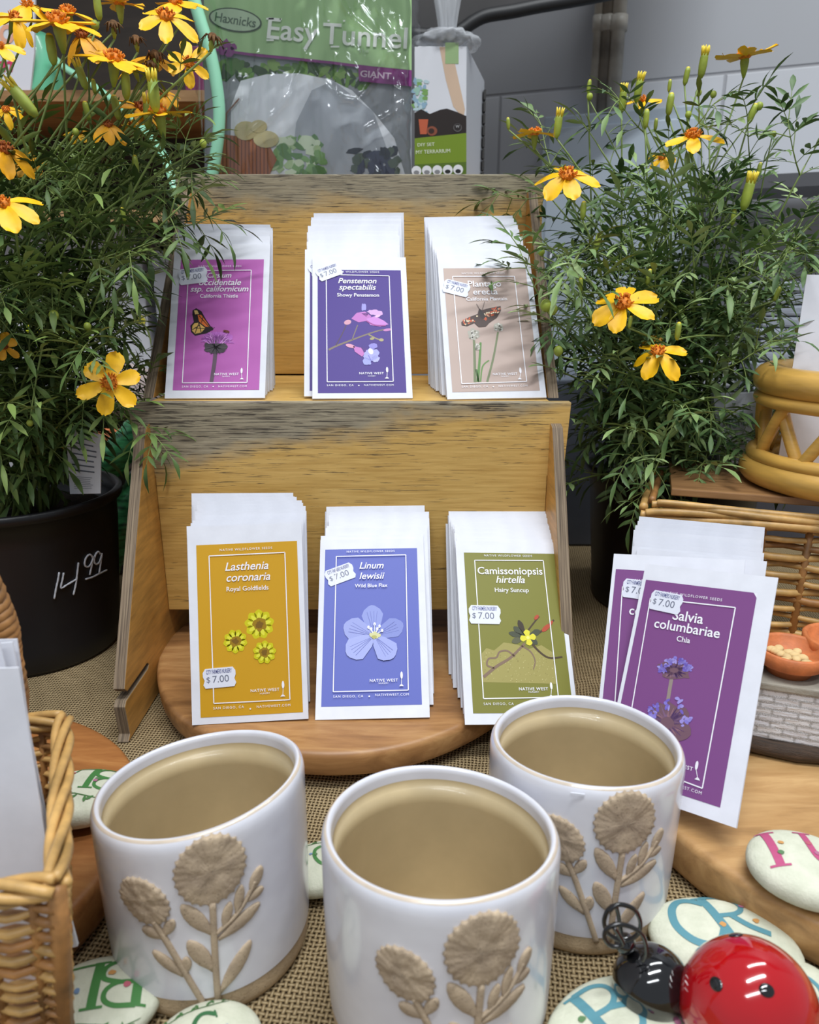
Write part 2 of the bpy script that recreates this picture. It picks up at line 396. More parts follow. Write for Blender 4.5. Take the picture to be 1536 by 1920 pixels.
# ------------------------------------------------------------------ seed packets
PW, PL = .08, .137
def homog(src, dst):
    A = []; B = []
    for (x, y), (u, v) in zip(src, dst):
        A += [[x, y, 1, 0, 0, 0, -u*x, -u*y], [0, 0, 0, x, y, 1, -v*x, -v*y]]; B += [u, v]
    h = np.linalg.solve(np.array(A, float), np.array(B, float))
    def f(x, y):
        w = h[6]*x+h[7]*y+1
        return ((h[0]*x+h[1]*y+h[2])/w, (h[3]*x+h[4]*y+h[5])/w)
    return f
WHT = (240, 238, 244)
def dk(c, k): return tuple(max(0, min(255, int(x*k))) for x in c)
class Label:
    def __init__(s, quad, mar, bg):
        """quad: label corners TL TR BR BL in the reference crop; mar: margins left right top bottom as packet fractions"""
        s.x0, s.x1 = -PW/2+mar[0]*PW, PW/2-mar[1]*PW; s.z0, s.z1 = mar[3]*PL, PL*(1-mar[2])
        s.H = homog(quad, [(s.x0, s.z1), (s.x1, s.z1), (s.x1, s.z0), (s.x0, s.z0)])
        s.p = Print(lambda x, y, h: V(x, -.00018-h, y)); s.bg = bg
        s.p.rect(s.x0, s.z0, s.x1, s.z1, bg); s.p.layer(); s.w = s.x1-s.x0; s.h = s.z1-s.z0
    def q(s, pts): return [s.H(*a) for a in pts]
    def poly(s, pts, col): s.p.poly(s.q(pts), col)
    def line(s, pts, w, col, w2=None, smooth=True):
        P = s.q(pts)
        if smooth and len(P) > 2: P = [(a.x, a.y) for a in crv([V(x, y, 0) for x, y in P], 5)]
        k = s.w/500
        s.p.line(P, w*k, col, None if w2 is None else w2*k)
    def txt(s, t, xl, xr, y, y2=None, shear=0., bold=0., col=WHT, space=1., ky=1.):
        a = s.H(xl, y); b = s.H(xr, y2 if y2 is not None else y)
        w = math.hypot(b[0]-a[0], b[1]-a[1]); v, f, tw = text2d(t, shear, bold, space)
        k = w/tw
        s.p.text(t, (a[0]+b[0])/2, (a[1]+b[1])/2, k*ky, col, shear, bold, width=w, space=space, rot=0)
    def frame_std(s, quad=None):
        P = s.q(quad); w = .0007
        for i in range(4): 
            a, b = P[i], P[(i+1) % 4]; s.p.line([a, b], w, WHT)
    def petals(s, c, n, r, w, col, a0=0., tip=.65, skip=(), alt=None):
        x, y = s.H(*c); k = s.w/500
        for i in range(n):
            if i in skip: continue
            s.p.petal(x, y, a0+2*PI*i/n, r*k, w*k, col if (alt is None or i % 2 == 0) else alt, tip)
    def blob(s, c, rx, ry, col, rot=0, wob=0., rng=None, n=18):
        x, y = s.H(*c); k = s.w/500; s.p.ellipse(x, y, rx*k, ry*k, col, rot, n, wob, rng)
    def trowel(s, x, y0, y1):
        a = s.H(x, y0); b = s.H(x, y1); h = a[1]-b[1]
        s.p.ellipse(a[0], a[1]-h*.25, h*.085, h*.25, WHT); s.p.line([(a[0], a[1]-h*.45), (b[0], b[1]+h*.1)], h*.035, WHT)
        s.p.poly([(b[0]-h*.16, b[1]), (b[0]+h*.16, b[1]), (b[0]+h*.05, b[1]+h*.13), (b[0]-h*.05, b[1]+h*.13)], WHT)
    def common(s, top, bot1, bot2, logo, nur, trow, frame):
        s.txt('NATIVE WILDFLOWER SEEDS', *top, space=1.25); s.txt('SAN DIEGO, CA', *bot1, space=1.25); s.txt('NATIVEWEST.COM', *bot2, space=1.2)
        s.txt('NATIVE WEST', *logo, space=1.15, bold=.012); s.txt('NURSERY', *nur, space=1.1); s.trowel(*trow); s.frame_std(frame)
        m = (bot1[1]+bot2[0])/2; s.blob((m, bot1[2]), 4, 4, WHT)
PROTO = {}
def envelope_mesh(L=PL, tb=.0019, tt=.0006):
    mb = MB(); w = PW/2
    def T(z): return tt+(tb-tt)*max(0, 1-z/(L*.62))**1.2
    rows = [0, L*.15, L*.35, L*.62, L*.9, L]
    vs = []
    for z in rows: vs += [V(-w, 0, z), V(w, 0, z), V(w, T(z), z), V(-w, T(z), z)]
    fs = [(0, 3, 2, 1)]
    for i in range(len(rows)-1):
        for k in range(4): fs.append((4*i+k, 4*i+(k+1) % 4, 4*i+4+(k+1) % 4, 4*i+4+k))
    n = 4*len(rows); fs.append((n-4, n-3, n-2, n-1)); mb.add(vs, fs, 0, False); return mb
def sticker(parent, L, c, w, rot, h=.60):
    """wavy-ended price sticker; c in label crop coordinates, w width in metres"""
    x, z = L.H(*c) if L else c
    cs, sn = math.cos(rot), math.sin(rot); base = .0009
    def fn(a, b, hh): return V(x+a*cs-b*sn, -base-hh, z+a*sn+b*cs)
    p = Print(fn); H = w*h
    pts = []
    e = [(-.5, -.32), (-.44, -.5), (.44, -.5), (.5, -.32), (.455, -.1), (.5, .1), (.5, .3), (.42, .5), (-.42, .5), (-.5, .3), (-.5, .1), (-.455, -.1)]
    pts = [(a*w, b*H) for a, b in e]
    i = p.mi(STICK); n = len(pts)
    p.mb.prism(pts, lambda q, s_: fn(q[0], q[1], 0 if s_ else -.0005), i)
    p.layer(); p.layer(); B = (60, 66, 128)
    p.text('CITY FARMERS NURSERY', 0, H*.31, H*.30, B, width=w*.78, bold=.01)
    p.text('$', -w*.34, -H*.08, H*.40, (112, 116, 134)); p.text('7.00', w*.04, -H*.08, H*.50, (112, 116, 134), width=w*.5)
    o = p.build('price_sticker', parent); tag(o, 'white price sticker reading $7.00'); return o
def packet(name, label, Lab, stickers, L=PL):
    env = envelope_mesh(L).build('seed_packet', PAPER)
    tag(env, label, 'seed packet')
    if Lab: lo = Lab.p.build('printed_label', env); tag(lo, 'printed colour label')
    for sargs in stickers: sticker(env, Lab, *sargs)
    return env
def pose(o, x, y, z, lean, yaw, roll):
    R = Matrix.Rotation(math.radians(yaw), 3, 'Z') @ Matrix.Rotation(-math.radians(lean), 3, 'X') @ Matrix.Rotation(math.radians(roll), 3, 'Y')
    o.rotation_euler = R.to_euler(); o.location = (x, y, z)
ORD = ['frontmost', 'second from the front', 'third from the front', 'fourth from the front', 'fifth from the front', 'sixth from the front', 'seventh from the front', 'eighth from the front',
       'ninth from the front', 'tenth from the front', 'eleventh from the front', 'twelfth from the front', 'thirteenth from the front', 'fourteenth from the front', 'fifteenth from the front']
def stack(front, n, fpose, bpose, desc, group, seed, zb, Lb=PL, keep=1, jit=.0012, keys=(), tpow=1.):
    rg = random.Random(seed); front['group'] = group
    pose(front, *fpose)
    back_mesh = {}; lean = fpose[3]; S = (bpose[1]-fpose[1])/(n-1)
    for i in range(1, n):
        t = (i/(n-1))**tpow
        c = copy_tree(front)
        for ch in list(c.children):
            if ch.name.startswith('price_sticker') and i > keep: bpy.data.objects.remove(ch)
        L = PL+(Lb-PL)*min(1, t*1.3)+rg.choice((-.0014, 0, .0010)); k = round(L, 4)
        if abs(L-PL) > 1e-4:
            if k not in back_mesh:
                o = envelope_mesh(L).build('tmp', PAPER); back_mesh[k] = o.data; bpy.data.objects.remove(o)
            c.data = back_mesh[k]
        f = [a+(b-a)*t for a, b in zip(fpose, bpose)]
        room = max(0, (S*math.cos(math.radians(lean))-.0016)/PL)      # packets may not cut through one another
        lean = max(f[3], lean-math.degrees(math.asin(room))); f[3] = lean
        dx = 0
        for (t0, d0), (t1, d1) in zip(keys, keys[1:]):
            if t0 <= t <= t1: dx = d0+(d1-d0)*(t-t0)/max(t1-t0, 1e-6)
        f[0] += dx+rg.uniform(-jit, jit); f[2] = zb+.0012*math.sin(math.radians(f[3]))+rg.uniform(0, .0004); f[5] += rg.uniform(-.35, .35)
        pose(c, *f)
        c['label'] = '%s in the stack of %s' % ('white seed packet '+ORD[i] if i < n-1 else 'rearmost white seed packet', desc)
        c['group'] = group
RGA = random.Random(11)
# --- golden packet
L = Label([(552, 843), (1090, 822), (1125, 1740), (565, 1782)], (.075, .045, .095, .035), (204, 154, 36))
for c, r, a in (((890, 1265), 74, .2), ((760, 1358), 60, .5), ((918, 1415), 58, .1)):
    L.petals(c, 9, r, r*.62, (205, 198, 30), a, .72); L.p.layer(); L.petals(c, 9, r*.8, r*.28, (226, 222, 70), a, .6); L.p.layer()
    L.blob(c, r*.44, r*.44, (156, 122, 30), wob=.18, rng=RGA); L.p.layer(); L.blob(c, r*.26, r*.26, (124, 92, 34), wob=.3, rng=RGA); L.p.layer()
L.txt('Lasthenia', 708, 940, 955, shear=.25, bold=.010); L.txt('coronaria', 715, 950, 1013, shear=.25, bold=.010); L.txt('Royal Goldfields', 715, 940, 1073, bold=.008)
L.common((680, 960, 868, 860), (637, 805, 1726, 1718), (875, 1057, 1714, 1702), (842, 998, 1626, 1618), (893, 947, 1642, 1638), (1017, 1570, 1655), [(622, 900), (1027, 882), (1055, 1672), (640, 1700)])
gold = packet('seed_packet', 'seed packet with golden label reading Lasthenia coronaria, at the front of its stack', L, [((672, 1557), .0225, .04)])
stack(gold, 14, (-.1102, .4522, .0296, 21.1, 2.6, -1.7), (-.131, .5277, .029, 16.4, .3, -.2), 'golden Lasthenia packets', 'golden Lasthenia seed packets', 1, .0292, keep=0, keys=((0, -.002), (.25, .004), (.6, .006), (1, 0)))
# --- blue packet
L = Label([(127, 340), (543, 340), (567, 1055), (107, 1062)], (.05, .065, .06, .065), (92, 102, 182))
for a, r, w, c in ((1.65, 150, 105, (140, 150, 210)), (.42, 145, 100, (128, 138, 202)), (2.75, 150, 115, (150, 158, 214)), (3.75, 150, 120, (160, 168, 222)), (5.4, 135, 115, (156, 164, 220))):
    x, y = L.H(350, 740); k = L.w/440; L.p.petal(x, y, a, r*k, w*k*.95, c, .68); L.p.layer()
    for d in (-.2, -.07, .07, .2):
        L.p.line([(x+math.cos(a+d)*20*k, y+math.sin(a+d)*20*k), (x+math.cos(a+d)*r*.8*k, y+math.sin(a+d)*r*.8*k)], 1.6*k, (104, 112, 184)); L.p.layer()
for dx, dy in ((0, -52), (-28, -38), (22, -42), (-16, -30), (12, -30), (34, -22)):
    L.line([(352, 738), (352+dx, 738+dy)], 3, (236, 238, 250), smooth=False); L.blob((352+dx, 738+dy), 6, 9, (240, 240, 250))
L.p.layer(); L.blob((353, 738), 26, 18, (206, 204, 150), wob=.25, rng=RGA); L.p.layer(); L.blob((350, 745), 14, 9, (176, 172, 96)); L.p.layer()
L.txt('Linum', 283, 393, 420, shear=.25, bold=.010); L.txt('lewisii', 283, 397, 467, shear=.25, bold=.010); L.txt('Wild Blue Flax', 262, 410, 511, bold=.008)
L.common((225, 442, 355), (163, 300, 1017), (355, 507, 1011), (330, 458, 945), (370, 415, 958), (474, 905, 972), [(178, 375), (493, 373), (505, 990), (163, 995)])
blue = packet('seed_packet', 'seed packet with blue flax label reading Linum lewisii, at the front of its stack', L, [((195, 455), .0222, .36)])
stack(blue, 9, (-.0258, .4564, .0296, 43.0, 1.1, -.7), (-.0268, .519, .029, 30, .3, -.4), 'blue Linum packets', 'blue Linum seed packets', 2, .0292, keep=0, keys=((0, 0), (.3, .003), (.6, .004), (1, 0)))
# --- olive packet
L = Label([(770, 350), (1190, 355), (1255, 1065), (805, 1088)], (.075, .04, .07, .055), (124, 122, 48))
L.poly([(846, 945), (848, 815), (870, 790), (905, 800), (950, 762), (1010, 770), (1060, 790), (1120, 770), (1168, 800), (1184, 940)], (158, 148, 84)); L.p.layer()
for _ in range(160):
    L.blob((RGA.uniform(855, 1175), RGA.uniform(800, 938)), RGA.uniform(1.2, 3), RGA.uniform(1.2, 3), RGA.choice([(184, 174, 112), (140, 130, 70), (196, 186, 128)]), n=6)
L.p.layer()
PB = (128, 104, 86); BR = (74, 58, 40); GR = (70, 74, 56)
L.line([(1045, 765), (980, 830), (915, 872), (855, 922)], 12, PB, 16); L.line([(905, 880), (872, 868), (880, 838), (915, 832), (930, 806), (965, 800), (1000, 825)], 9, PB); L.line([(1030, 775), (1070, 800), (1090, 840), (1082, 880)], 9, PB, 5)
L.p.layer(); L.line([(1060, 740), (1100, 790), (1150, 825), (1212, 820)], 12, BR, 8); L.line([(1050, 720), (1080, 680), (1112, 640)], 8, BR); L.line([(1080, 735), (1130, 700), (1178, 655)], 10, BR)
L.p.layer()
for c, a, r, w, cc in (((1050, 735), 2.4, 80, 34, GR), ((1050, 735), 2.9, 90, 30, GR), ((1050, 735), 1.9, 95, 30, (60, 50, 38)), ((1050, 735), 3.5, 80, 34, (92, 92, 66)), ((1060, 735), .5, 75, 34, GR), ((1060, 735), 5.6, 60, 30, GR)):
    L.petals(c, 1, r, w, cc, a, .7)
L.p.layer()
for c, rx, ry, rot in (((1142, 692), 30, 12, .7), ((1100, 645), 16, 9, .8), ((1165, 670), 16, 7, .9)): L.blob(c, rx, ry, (176, 72, 44), rot)
L.p.layer(); L.petals((1060, 738), 4, 42, 34, (222, 212, 58), .15, .7); L.p.layer(); L.blob((1060, 738), 9, 9, (238, 230, 120)); L.p.layer()
L.txt('Camissoniopsis', 833, 1130, 437, bold=.010); L.txt('hirtella', 918, 1050, 477, shear=.25, bold=.010); L.txt('Hairy Suncup', 912, 1067, 524, bold=.008)
L.common((865, 1085, 366), (853, 990, 1041), (1050, 1195, 1032), (1015, 1145, 968), (1058, 1105, 981), (1158, 935, 1000), [(820, 387), (1135, 387), (1190, 1000), (853, 1020)])
oliv = packet('seed_packet', 'seed packet with olive green label reading Camissoniopsis hirtella, at the front of its stack', L, [((864, 638), .0235, -.02)])
stack(oliv, 11, (.0779, .4494, .0296, 42.5, 6.9, 3.4), (.0706, .5177, .029, 33.1, .4, -.4), 'olive green Camissoniopsis packets', 'olive green Camissoniopsis seed packets', 3, .0292, keep=0, keys=((0, 0), (.4, .002), (1, 0)))
# --- thistle packet
L = Label([(375, 485), (850, 490), (820, 1228), (325, 1228)], (.075, .06, .105, .05), (178, 92, 170))
BK = (40, 30, 34)
L.poly([(440, 775), (462, 762), (492, 780), (520, 830), (548, 870), (560, 880), (530, 905), (500, 910), (455, 920), (432, 898), (428, 862), (448, 840), (440, 800)], BK); L.p.layer()
L.poly([(470, 800), (490, 800), (520, 840), (540, 872), (515, 868), (478, 838)], (214, 108, 44)); L.poly([(452, 848), (476, 845), (514, 876), (490, 902), (455, 908), (438, 890), (440, 862)], (222, 178, 96)); L.poly([(450, 775), (468, 775), (478, 795), (456, 802)], (226, 190, 120)); L.p.layer()
for a in ([(478, 845), (455, 905)], [(478, 845), (490, 900)], [(450, 875), (512, 878)], [(478, 805), (540, 875)], [(452, 800), (482, 798)], [(500, 815), (492, 845)], [(440, 885), (480, 860)]): L.line(a, 4.5, BK, smooth=False)
L.p.layer(); L.line([(548, 870), (556, 884), (540, 888)], 9, BK); L.line([(555, 878), (568, 874)], 2.5, BK, smooth=False); L.p.layer()
L.line([(572, 1010), (565, 1080), (548, 1182)], 24, (96, 76, 92), 22); L.p.layer()
L.blob((583, 932), 84, 40, (176, 98, 184), 0, .14, RGA, 30); L.p.layer()
for i in range(60):
    a = PI*(i/59)*1.0; r = RGA.uniform(70, 105); c0 = (583, 950)
    L.line([c0, (583+math.cos(a)*r*.95, 965-math.sin(a)*r*.68-RGA.uniform(0, 8))], 7, RGA.choice([(188, 108, 196), (206, 136, 208), (164, 86, 172)]), 3, smooth=False); L.p.step and None
L.p.layer(); L.blob((572, 985), 66, 40, (70, 62, 70), wob=.12, rng=RGA, n=26); L.p.layer()
for i in range(36):
    a = RGA.uniform(0, 2*PI); L.line([(572, 985), (572+math.cos(a)*70, 985+math.sin(a)*42)], 5, (58, 52, 58), 1.5, smooth=False)
L.p.layer()
for i in range(26):
    x = RGA.uniform(500, 665); L.line([(575+(x-575)*.5, 965), (x, RGA.uniform(905, 950))], 5, RGA.choice([(214, 150, 216), (180, 100, 188)]), 2, smooth=False)
L.p.layer(); L.blob((635, 897), 20, 8, (110, 52, 44), -.3); L.line([(630, 895), (618, 902)], 3, BK, smooth=False); L.p.layer()
L.txt('Cirsium', 527, 665, 580, shear=.25, bold=.010); L.txt('occidentale', 480, 720, 620, shear=.25, bold=.010); L.txt('ssp. californicum', 430, 762, 657, shear=.25, bold=.010); L.txt('California Thistle', 485, 702, 697, bold=.008)
L.common((475, 722, 528), (380, 530, 1210), (588, 750, 1210), (565, 705, 1140), (612, 655, 1153), (722, 1105, 1170), [(420, 550), (778, 552), (752, 1188), (382, 1188)])
thi = packet('seed_packet', 'seed packet with pink thistle label reading Cirsium occidentale, at the front of its stack', L, [((445, 580), .0238, .13)])
stack(thi, 8, (-.1557, .5975, .2325, 29.5, .4, -.3), (-.161, .682, .232, 3.4, -.7, .5), 'pink thistle packets', 'pink thistle seed packets', 4, .2322, keep=0)
# --- penstemon packet
L = Label([(105, 384), (560, 384), (597, 1068), (105, 1075)], (.055, .06, .1, .035), (60, 32, 128))
ST = (122, 108, 92)
L.line([(165, 830), (215, 805), (290, 775), (380, 740), (450, 718), (500, 712)], 13, ST, 7); L.line([(205, 805), (240, 740), (262, 690)], 6, (70, 48, 70)); L.line([(295, 772), (310, 730), (325, 690)], 6, ST); L.line([(385, 742), (430, 765), (455, 772)], 8, (150, 140, 96)); L.p.layer()
L.blob((405, 765), 14, 9, (160, 150, 104), .3); L.blob((456, 772), 14, 10, (168, 156, 116)); L.blob((490, 715), 26, 9, (190, 120, 180), .2); L.blob((270, 675), 22, 16, (206, 150, 170), .4); L.p.layer()
L.poly([(290, 655), (320, 622), (365, 615), (400, 640), (385, 665), (330, 675)], (186, 110, 186)); L.poly([(345, 625), (390, 622), (372, 645)], (96, 40, 130)); L.p.layer()
L.poly([(372, 655), (420, 640), (470, 665), (495, 685), (450, 698), (395, 690)], (196, 128, 204)); L.blob((420, 620), 42, 20, (206, 160, 214), -.1, .2, RGA); L.blob((358, 590), 14, 26, (150, 144, 214), 0, .2, RGA); L.p.layer(); L.line([(375, 668), (420, 690), (480, 692)], 8, (150, 60, 140)); L.blob((435, 640), 18, 8, (220, 180, 220), .4); L.p.layer()
L.blob((285, 808), 28, 12, (214, 150, 176), -.3); L.poly([(300, 808), (345, 818), (365, 850), (350, 868), (310, 840)], (190, 112, 184)); L.poly([(345, 812), (380, 825), (362, 850)], (70, 30, 120)); L.p.layer()
L.blob((400, 855), 44, 40, (160, 160, 222), 0, .18, RGA, 22); L.blob((378, 895), 24, 26, (152, 156, 220), .2, .2, RGA); L.blob((425, 880), 24, 22, (172, 172, 228), 0, .2, RGA); L.blob((412, 808), 24, 20, (140, 132, 206), 0, .2, RGA); L.p.layer(); L.blob((398, 838), 14, 20, (232, 226, 240), .3); L.line([(385, 860), (400, 890)], 4, (110, 104, 190), smooth=False); L.p.layer()
L.txt('Penstemon', 218, 428, 447, shear=.25, bold=.012); L.txt('spectabilis', 222, 425, 482, shear=.25, bold=.012); L.txt('Showy Penstemon', 212, 442, 525, bold=.01)
L.common((185, 442, 397), (155, 303, 1031), (362, 525, 1028), (335, 470, 962), (383, 428, 977), (488, 925, 990), [(152, 412), (497, 417), (523, 1006), (157, 1012)])
pen = packet('seed_packet', 'seed packet with violet label reading Penstemon spectabilis, at the front of its stack', L, [((168, 398), .0215, .42)])
stack(pen, 11, (-.0373, .5965, .2325, 36.9, 5.0, .5), (-.0435, .686, .232, 8, 1.5, -.8), 'violet penstemon packets', 'violet penstemon seed packets', 5, .2322, .149, keep=1, keys=((0, -.004), (.1, -.0065), (.4, -.005), (.7, -.003), (1, 0)))
# --- plantain packet
L = Label([(797, 365), (1257, 352), (1345, 1047), (862, 1057)], (.055, .06, .09, .045), (182, 160, 150))
GG = (110, 120, 84)
L.line([(975, 765), (980, 860), (985, 1002)], 14, GG, 16); L.line([(1108, 720), (1085, 860), (1052, 1000)], 11, GG, 13); L.line([(1012, 780), (1008, 880), (1000, 1000)], 12, (84, 128, 56), 16); L.line([(1060, 880), (1025, 915), (1015, 1000)], 9, (96, 132, 66)); L.line([(990, 930), (1005, 1000)], 12, (70, 104, 50), smooth=False); L.p.layer()
for c, rx, ry in (((972, 735), 34, 38), ((1110, 692), 28, 30), ((995, 805), 14, 22)):
    L.blob(c, rx, ry, (168, 164, 152), 0, .2, RGA, 22); L.p.layer()
    for _ in range(16): L.blob((c[0]+RGA.uniform(-rx, rx)*.7, c[1]+RGA.uniform(-ry, ry)*.7), 6, 5, RGA.choice([(216, 212, 204), (122, 118, 104), (196, 192, 182)]), RGA.uniform(0, 3), n=8)
    L.p.layer()
L.poly([(1000, 590), (1016, 600), (1040, 592), (1085, 582), (1120, 575), (1122, 600), (1100, 640), (1060, 668), (1038, 692), (1000, 695), (975, 672), (935, 690), (905, 685), (903, 668), (945, 640), (992, 622)], (62, 40, 34)); L.p.layer()
for _ in range(70):
    t = RGA.random(); s_ = RGA.uniform(-1, 1)
    if RGA.random() < .6: c = (1030+t*84, 640-t*52+s_*20)
    else: c = (990-t*76, 645+t*28+s_*16)
    L.blob(c, RGA.uniform(4, 7), RGA.uniform(3.5, 6), RGA.choice([(206, 96, 52), (224, 204, 168), (196, 80, 44), (230, 214, 184)]), RGA.uniform(0, 3), n=7)
L.p.layer(); L.blob((1016, 625), 14, 32, (40, 32, 32), .3); L.line([(1005, 600), (985, 565)], 2.5, BK, smooth=False); L.line([(1018, 598), (1030, 552)], 2.5, BK, smooth=False); L.p.layer()
L.txt('Plantago', 935, 1120, 452, bold=.010); L.txt('erecta', 965, 1102, 497, bold=.010); L.txt('California Plantain', 928, 1155, 537, bold=.008)
L.common((900, 1140, 391), (912, 1057, 1028), (1115, 1275, 1023), (1082, 1218, 957), (1128, 1172, 970), (1232, 920, 987), [(850, 412), (1195, 405), (1270, 998), (912, 1012)])
pla = packet('seed_packet', 'seed packet with pale tan butterfly label reading Plantago erecta, at the front of its stack', L, [((872, 478), .0225, -.3)])
stack(pla, 11, (.0700, .5965, .2325, 36.5, 3.5, -.6), (.0565, .688, .232, 14, 2.5, -1.0), 'tan plantain packets', 'tan plantain seed packets', 6, .2322, .1505, keep=0)
# --- sage packets on the right-hand board
L = Label([(420, 410), (1093, 497), (888, 1740), (195, 1585)], (.03, .12, .075, .055), (126, 76, 132))
L.poly([(1072, 494), (1094, 497), (1090, 527)], (232, 231, 240)); L.p.layer()
SG = (150, 136, 128)
L.line([(592, 1000), (578, 1090), (560, 1210)], 16, SG); L.p.layer()
for c, rx, ry in (((606, 960), 84, 46), ((570, 1275), 118, 100)):
    L.blob(c, rx*.85, ry*.85, (118, 88, 100), 0, .15, RGA, 26); L.p.layer()
    for _ in range(90):
        a = RGA.uniform(0, 2*PI); r = RGA.uniform(.5, 1.12); q = (c[0]+math.cos(a)*rx*r, c[1]+math.sin(a)*ry*r)
        L.line([(c[0]+math.cos(a)*rx*.35, c[1]+math.sin(a)*ry*.35), q], 9, RGA.choice([(96, 70, 106), (74, 48, 92), (128, 98, 128), (150, 112, 120)]), 2, smooth=False)
    L.p.layer()
    for _ in range(46):
        a = RGA.uniform(PI*.95, PI*2.05); r = RGA.uniform(.75, 1.35); q = (c[0]+math.cos(a)*rx*r*.9, c[1]+math.sin(a)*ry*r*1.2)
        L.blob(q, RGA.uniform(7, 16), RGA.uniform(4, 8), RGA.choice([(136, 124, 206), (116, 98, 188), (160, 148, 216)]), RGA.uniform(0, 3), .2, RGA, 8)
    L.p.layer()
L.txt('Salvia', 595, 780, 628, 655, bold=.012); L.txt('columbariae', 480, 880, 683, 735, bold=.012); L.txt('Chia', 620, 702, 771, 783, bold=.012)
L.common((535, 890, 492, 537), (262, 470, 1530, 1580), (540, 780, 1610, 1675), (520, 727, 1490, 1538), (600, 660, 1528, 1545), (755, 1485, 1595), [(452, 525), (968, 582), (785, 1640), (300, 1505)])
sag = packet('seed_packet', 'seed packet with purple sage label reading Salvia columbariae, leaning in front of its stack', L, [((550, 550), .0205, -.06)])
stack(sag, 12, (.1437, .355, .0393, 30.4, -49.5, -10.6), (.1879, .4507, .030, 14.1, -25, -2.1), 'purple sage packets', 'purple sage seed packets', 7, .0312, keep=1, tpow=.6)
for o in bpy.data.objects:
    if o.get('label', '').startswith('white seed packet second from the front in the stack of purple sage'): pose(o, .1475, .3775, .0370, 30.0, -35.5, -8.9)
# ------------------------------------------------------------------ ceramic flower pots
def relief_shapes():
    """flower motif unrolled on the pot wall (millimetres: along the wall, height); each = (outline, height profile)"""
    R_ = random.Random(5); out = []
    def scallop(cx, cz, a, b, rot, n, amp):
        P = []; N = n*4
        for i in range(N):
            t = 2*PI*i/N; k = 1-amp*abs(math.sin(t*n/2))**.6*.9
            u, v = a*k*math.cos(t), b*k*math.sin(t); P.append((cx+u*math.cos(rot)-v*math.sin(rot), cz+u*math.sin(rot)+v*math.cos(rot)))
        return P
    out.append(('flower_head', scallop(16.5, 78.2, 15.6, 16.4, 0, 26, .075), (16.5, 78.2), 1.8, 26))
    out.append(('flower_head', scallop(-13.2, 66.8, 13.2, 10.6, -.75, 22, .08), (-13.2, 66.8), 1.7, 22))
    def leaf(a, b, w):
        dx, dy = b[0]-a[0], b[1]-a[1]; L = math.hypot(dx, dy); c, s_ = dx/L, dy/L
        pr = [(0, .22), (.12, .4), (.3, .8), (.5, 1), (.7, .95), (.87, .66), (.97, .28)]
        P = [(u*L, v*w) for u, v in pr]+[(L, 0)]+[(u*L, -v*w) for u, v in pr[::-1]]
        return [(a[0]+u*c-v*s_, a[1]+u*s_+v*c) for u, v in P]
    def stem(pts, w):
        Q = crv([V(x, y, 0) for x, y in pts], 6); A = []; B = []
        for i, p in enumerate(Q):
            t = (Q[min(i+1, len(Q)-1)]-Q[max(i-1, 0)]).normalized(); A.append((p.x-t.y*w, p.y+t.x*w)); B.append((p.x+t.y*w, p.y-t.x*w))
        return A+B[::-1]
    LV = [((14.8, 47.5), (3.2, 65.0), 3.0), ((13.8, 28.5), (4.4, 46.4), 3.2), ((15.6, 15.4), (31.2, 36.6), 2.9), ((17.0, 44.0), (36.8, 52.8), 2.7),
          ((19.6, 48.6), (23.4, 60.4), 1.9), ((25.6, 53.2), (28.8, 66.0), 1.9), ((32.4, 60.0), (38.6, 69.8), 2.5), ((30.6, 57.0), (38.9, 59.2), 1.9),
          ((-6.5, 48.6), (-15.6, 52.6), 2.5), ((-5.6, 49.8), (-.6, 57.8), 2.1), ((.8, 28.0), (-12.0, 40.8), 2.5), ((2.0, 29.0), (3.0, 38.0), 2.0)]
    for a, b, w_ in LV: out.append(('leaf', leaf(a, b, w_*1.18), None, 1.15, 0))
    out.append(('stem', stem([(16.1, 63), (15.1, 38.8), (14.4, 12.0)], 1.45), None, 1.4, 0))
    out.append(('stem', stem([(-9.4, 57), (-4.4, 45.7), (2.1, 28.1), (7.9, 11.6)], 1.35), None, 1.4, 0))
    out.append(('stem', stem([(15.4, 46.5), (25.5, 53), (31.2, 58.9), (34.8, 64.5)], .85), None, 1.3, 0))
    return out
RELIEF = relief_shapes()
def pot_radius(z, H, R):
    t = z/H
    return R*(.972+.028*math.sin(min(1, t*1.3)*PI/2)) - (R*.04*(1-t/.06)**2 if t < .06 else 0)
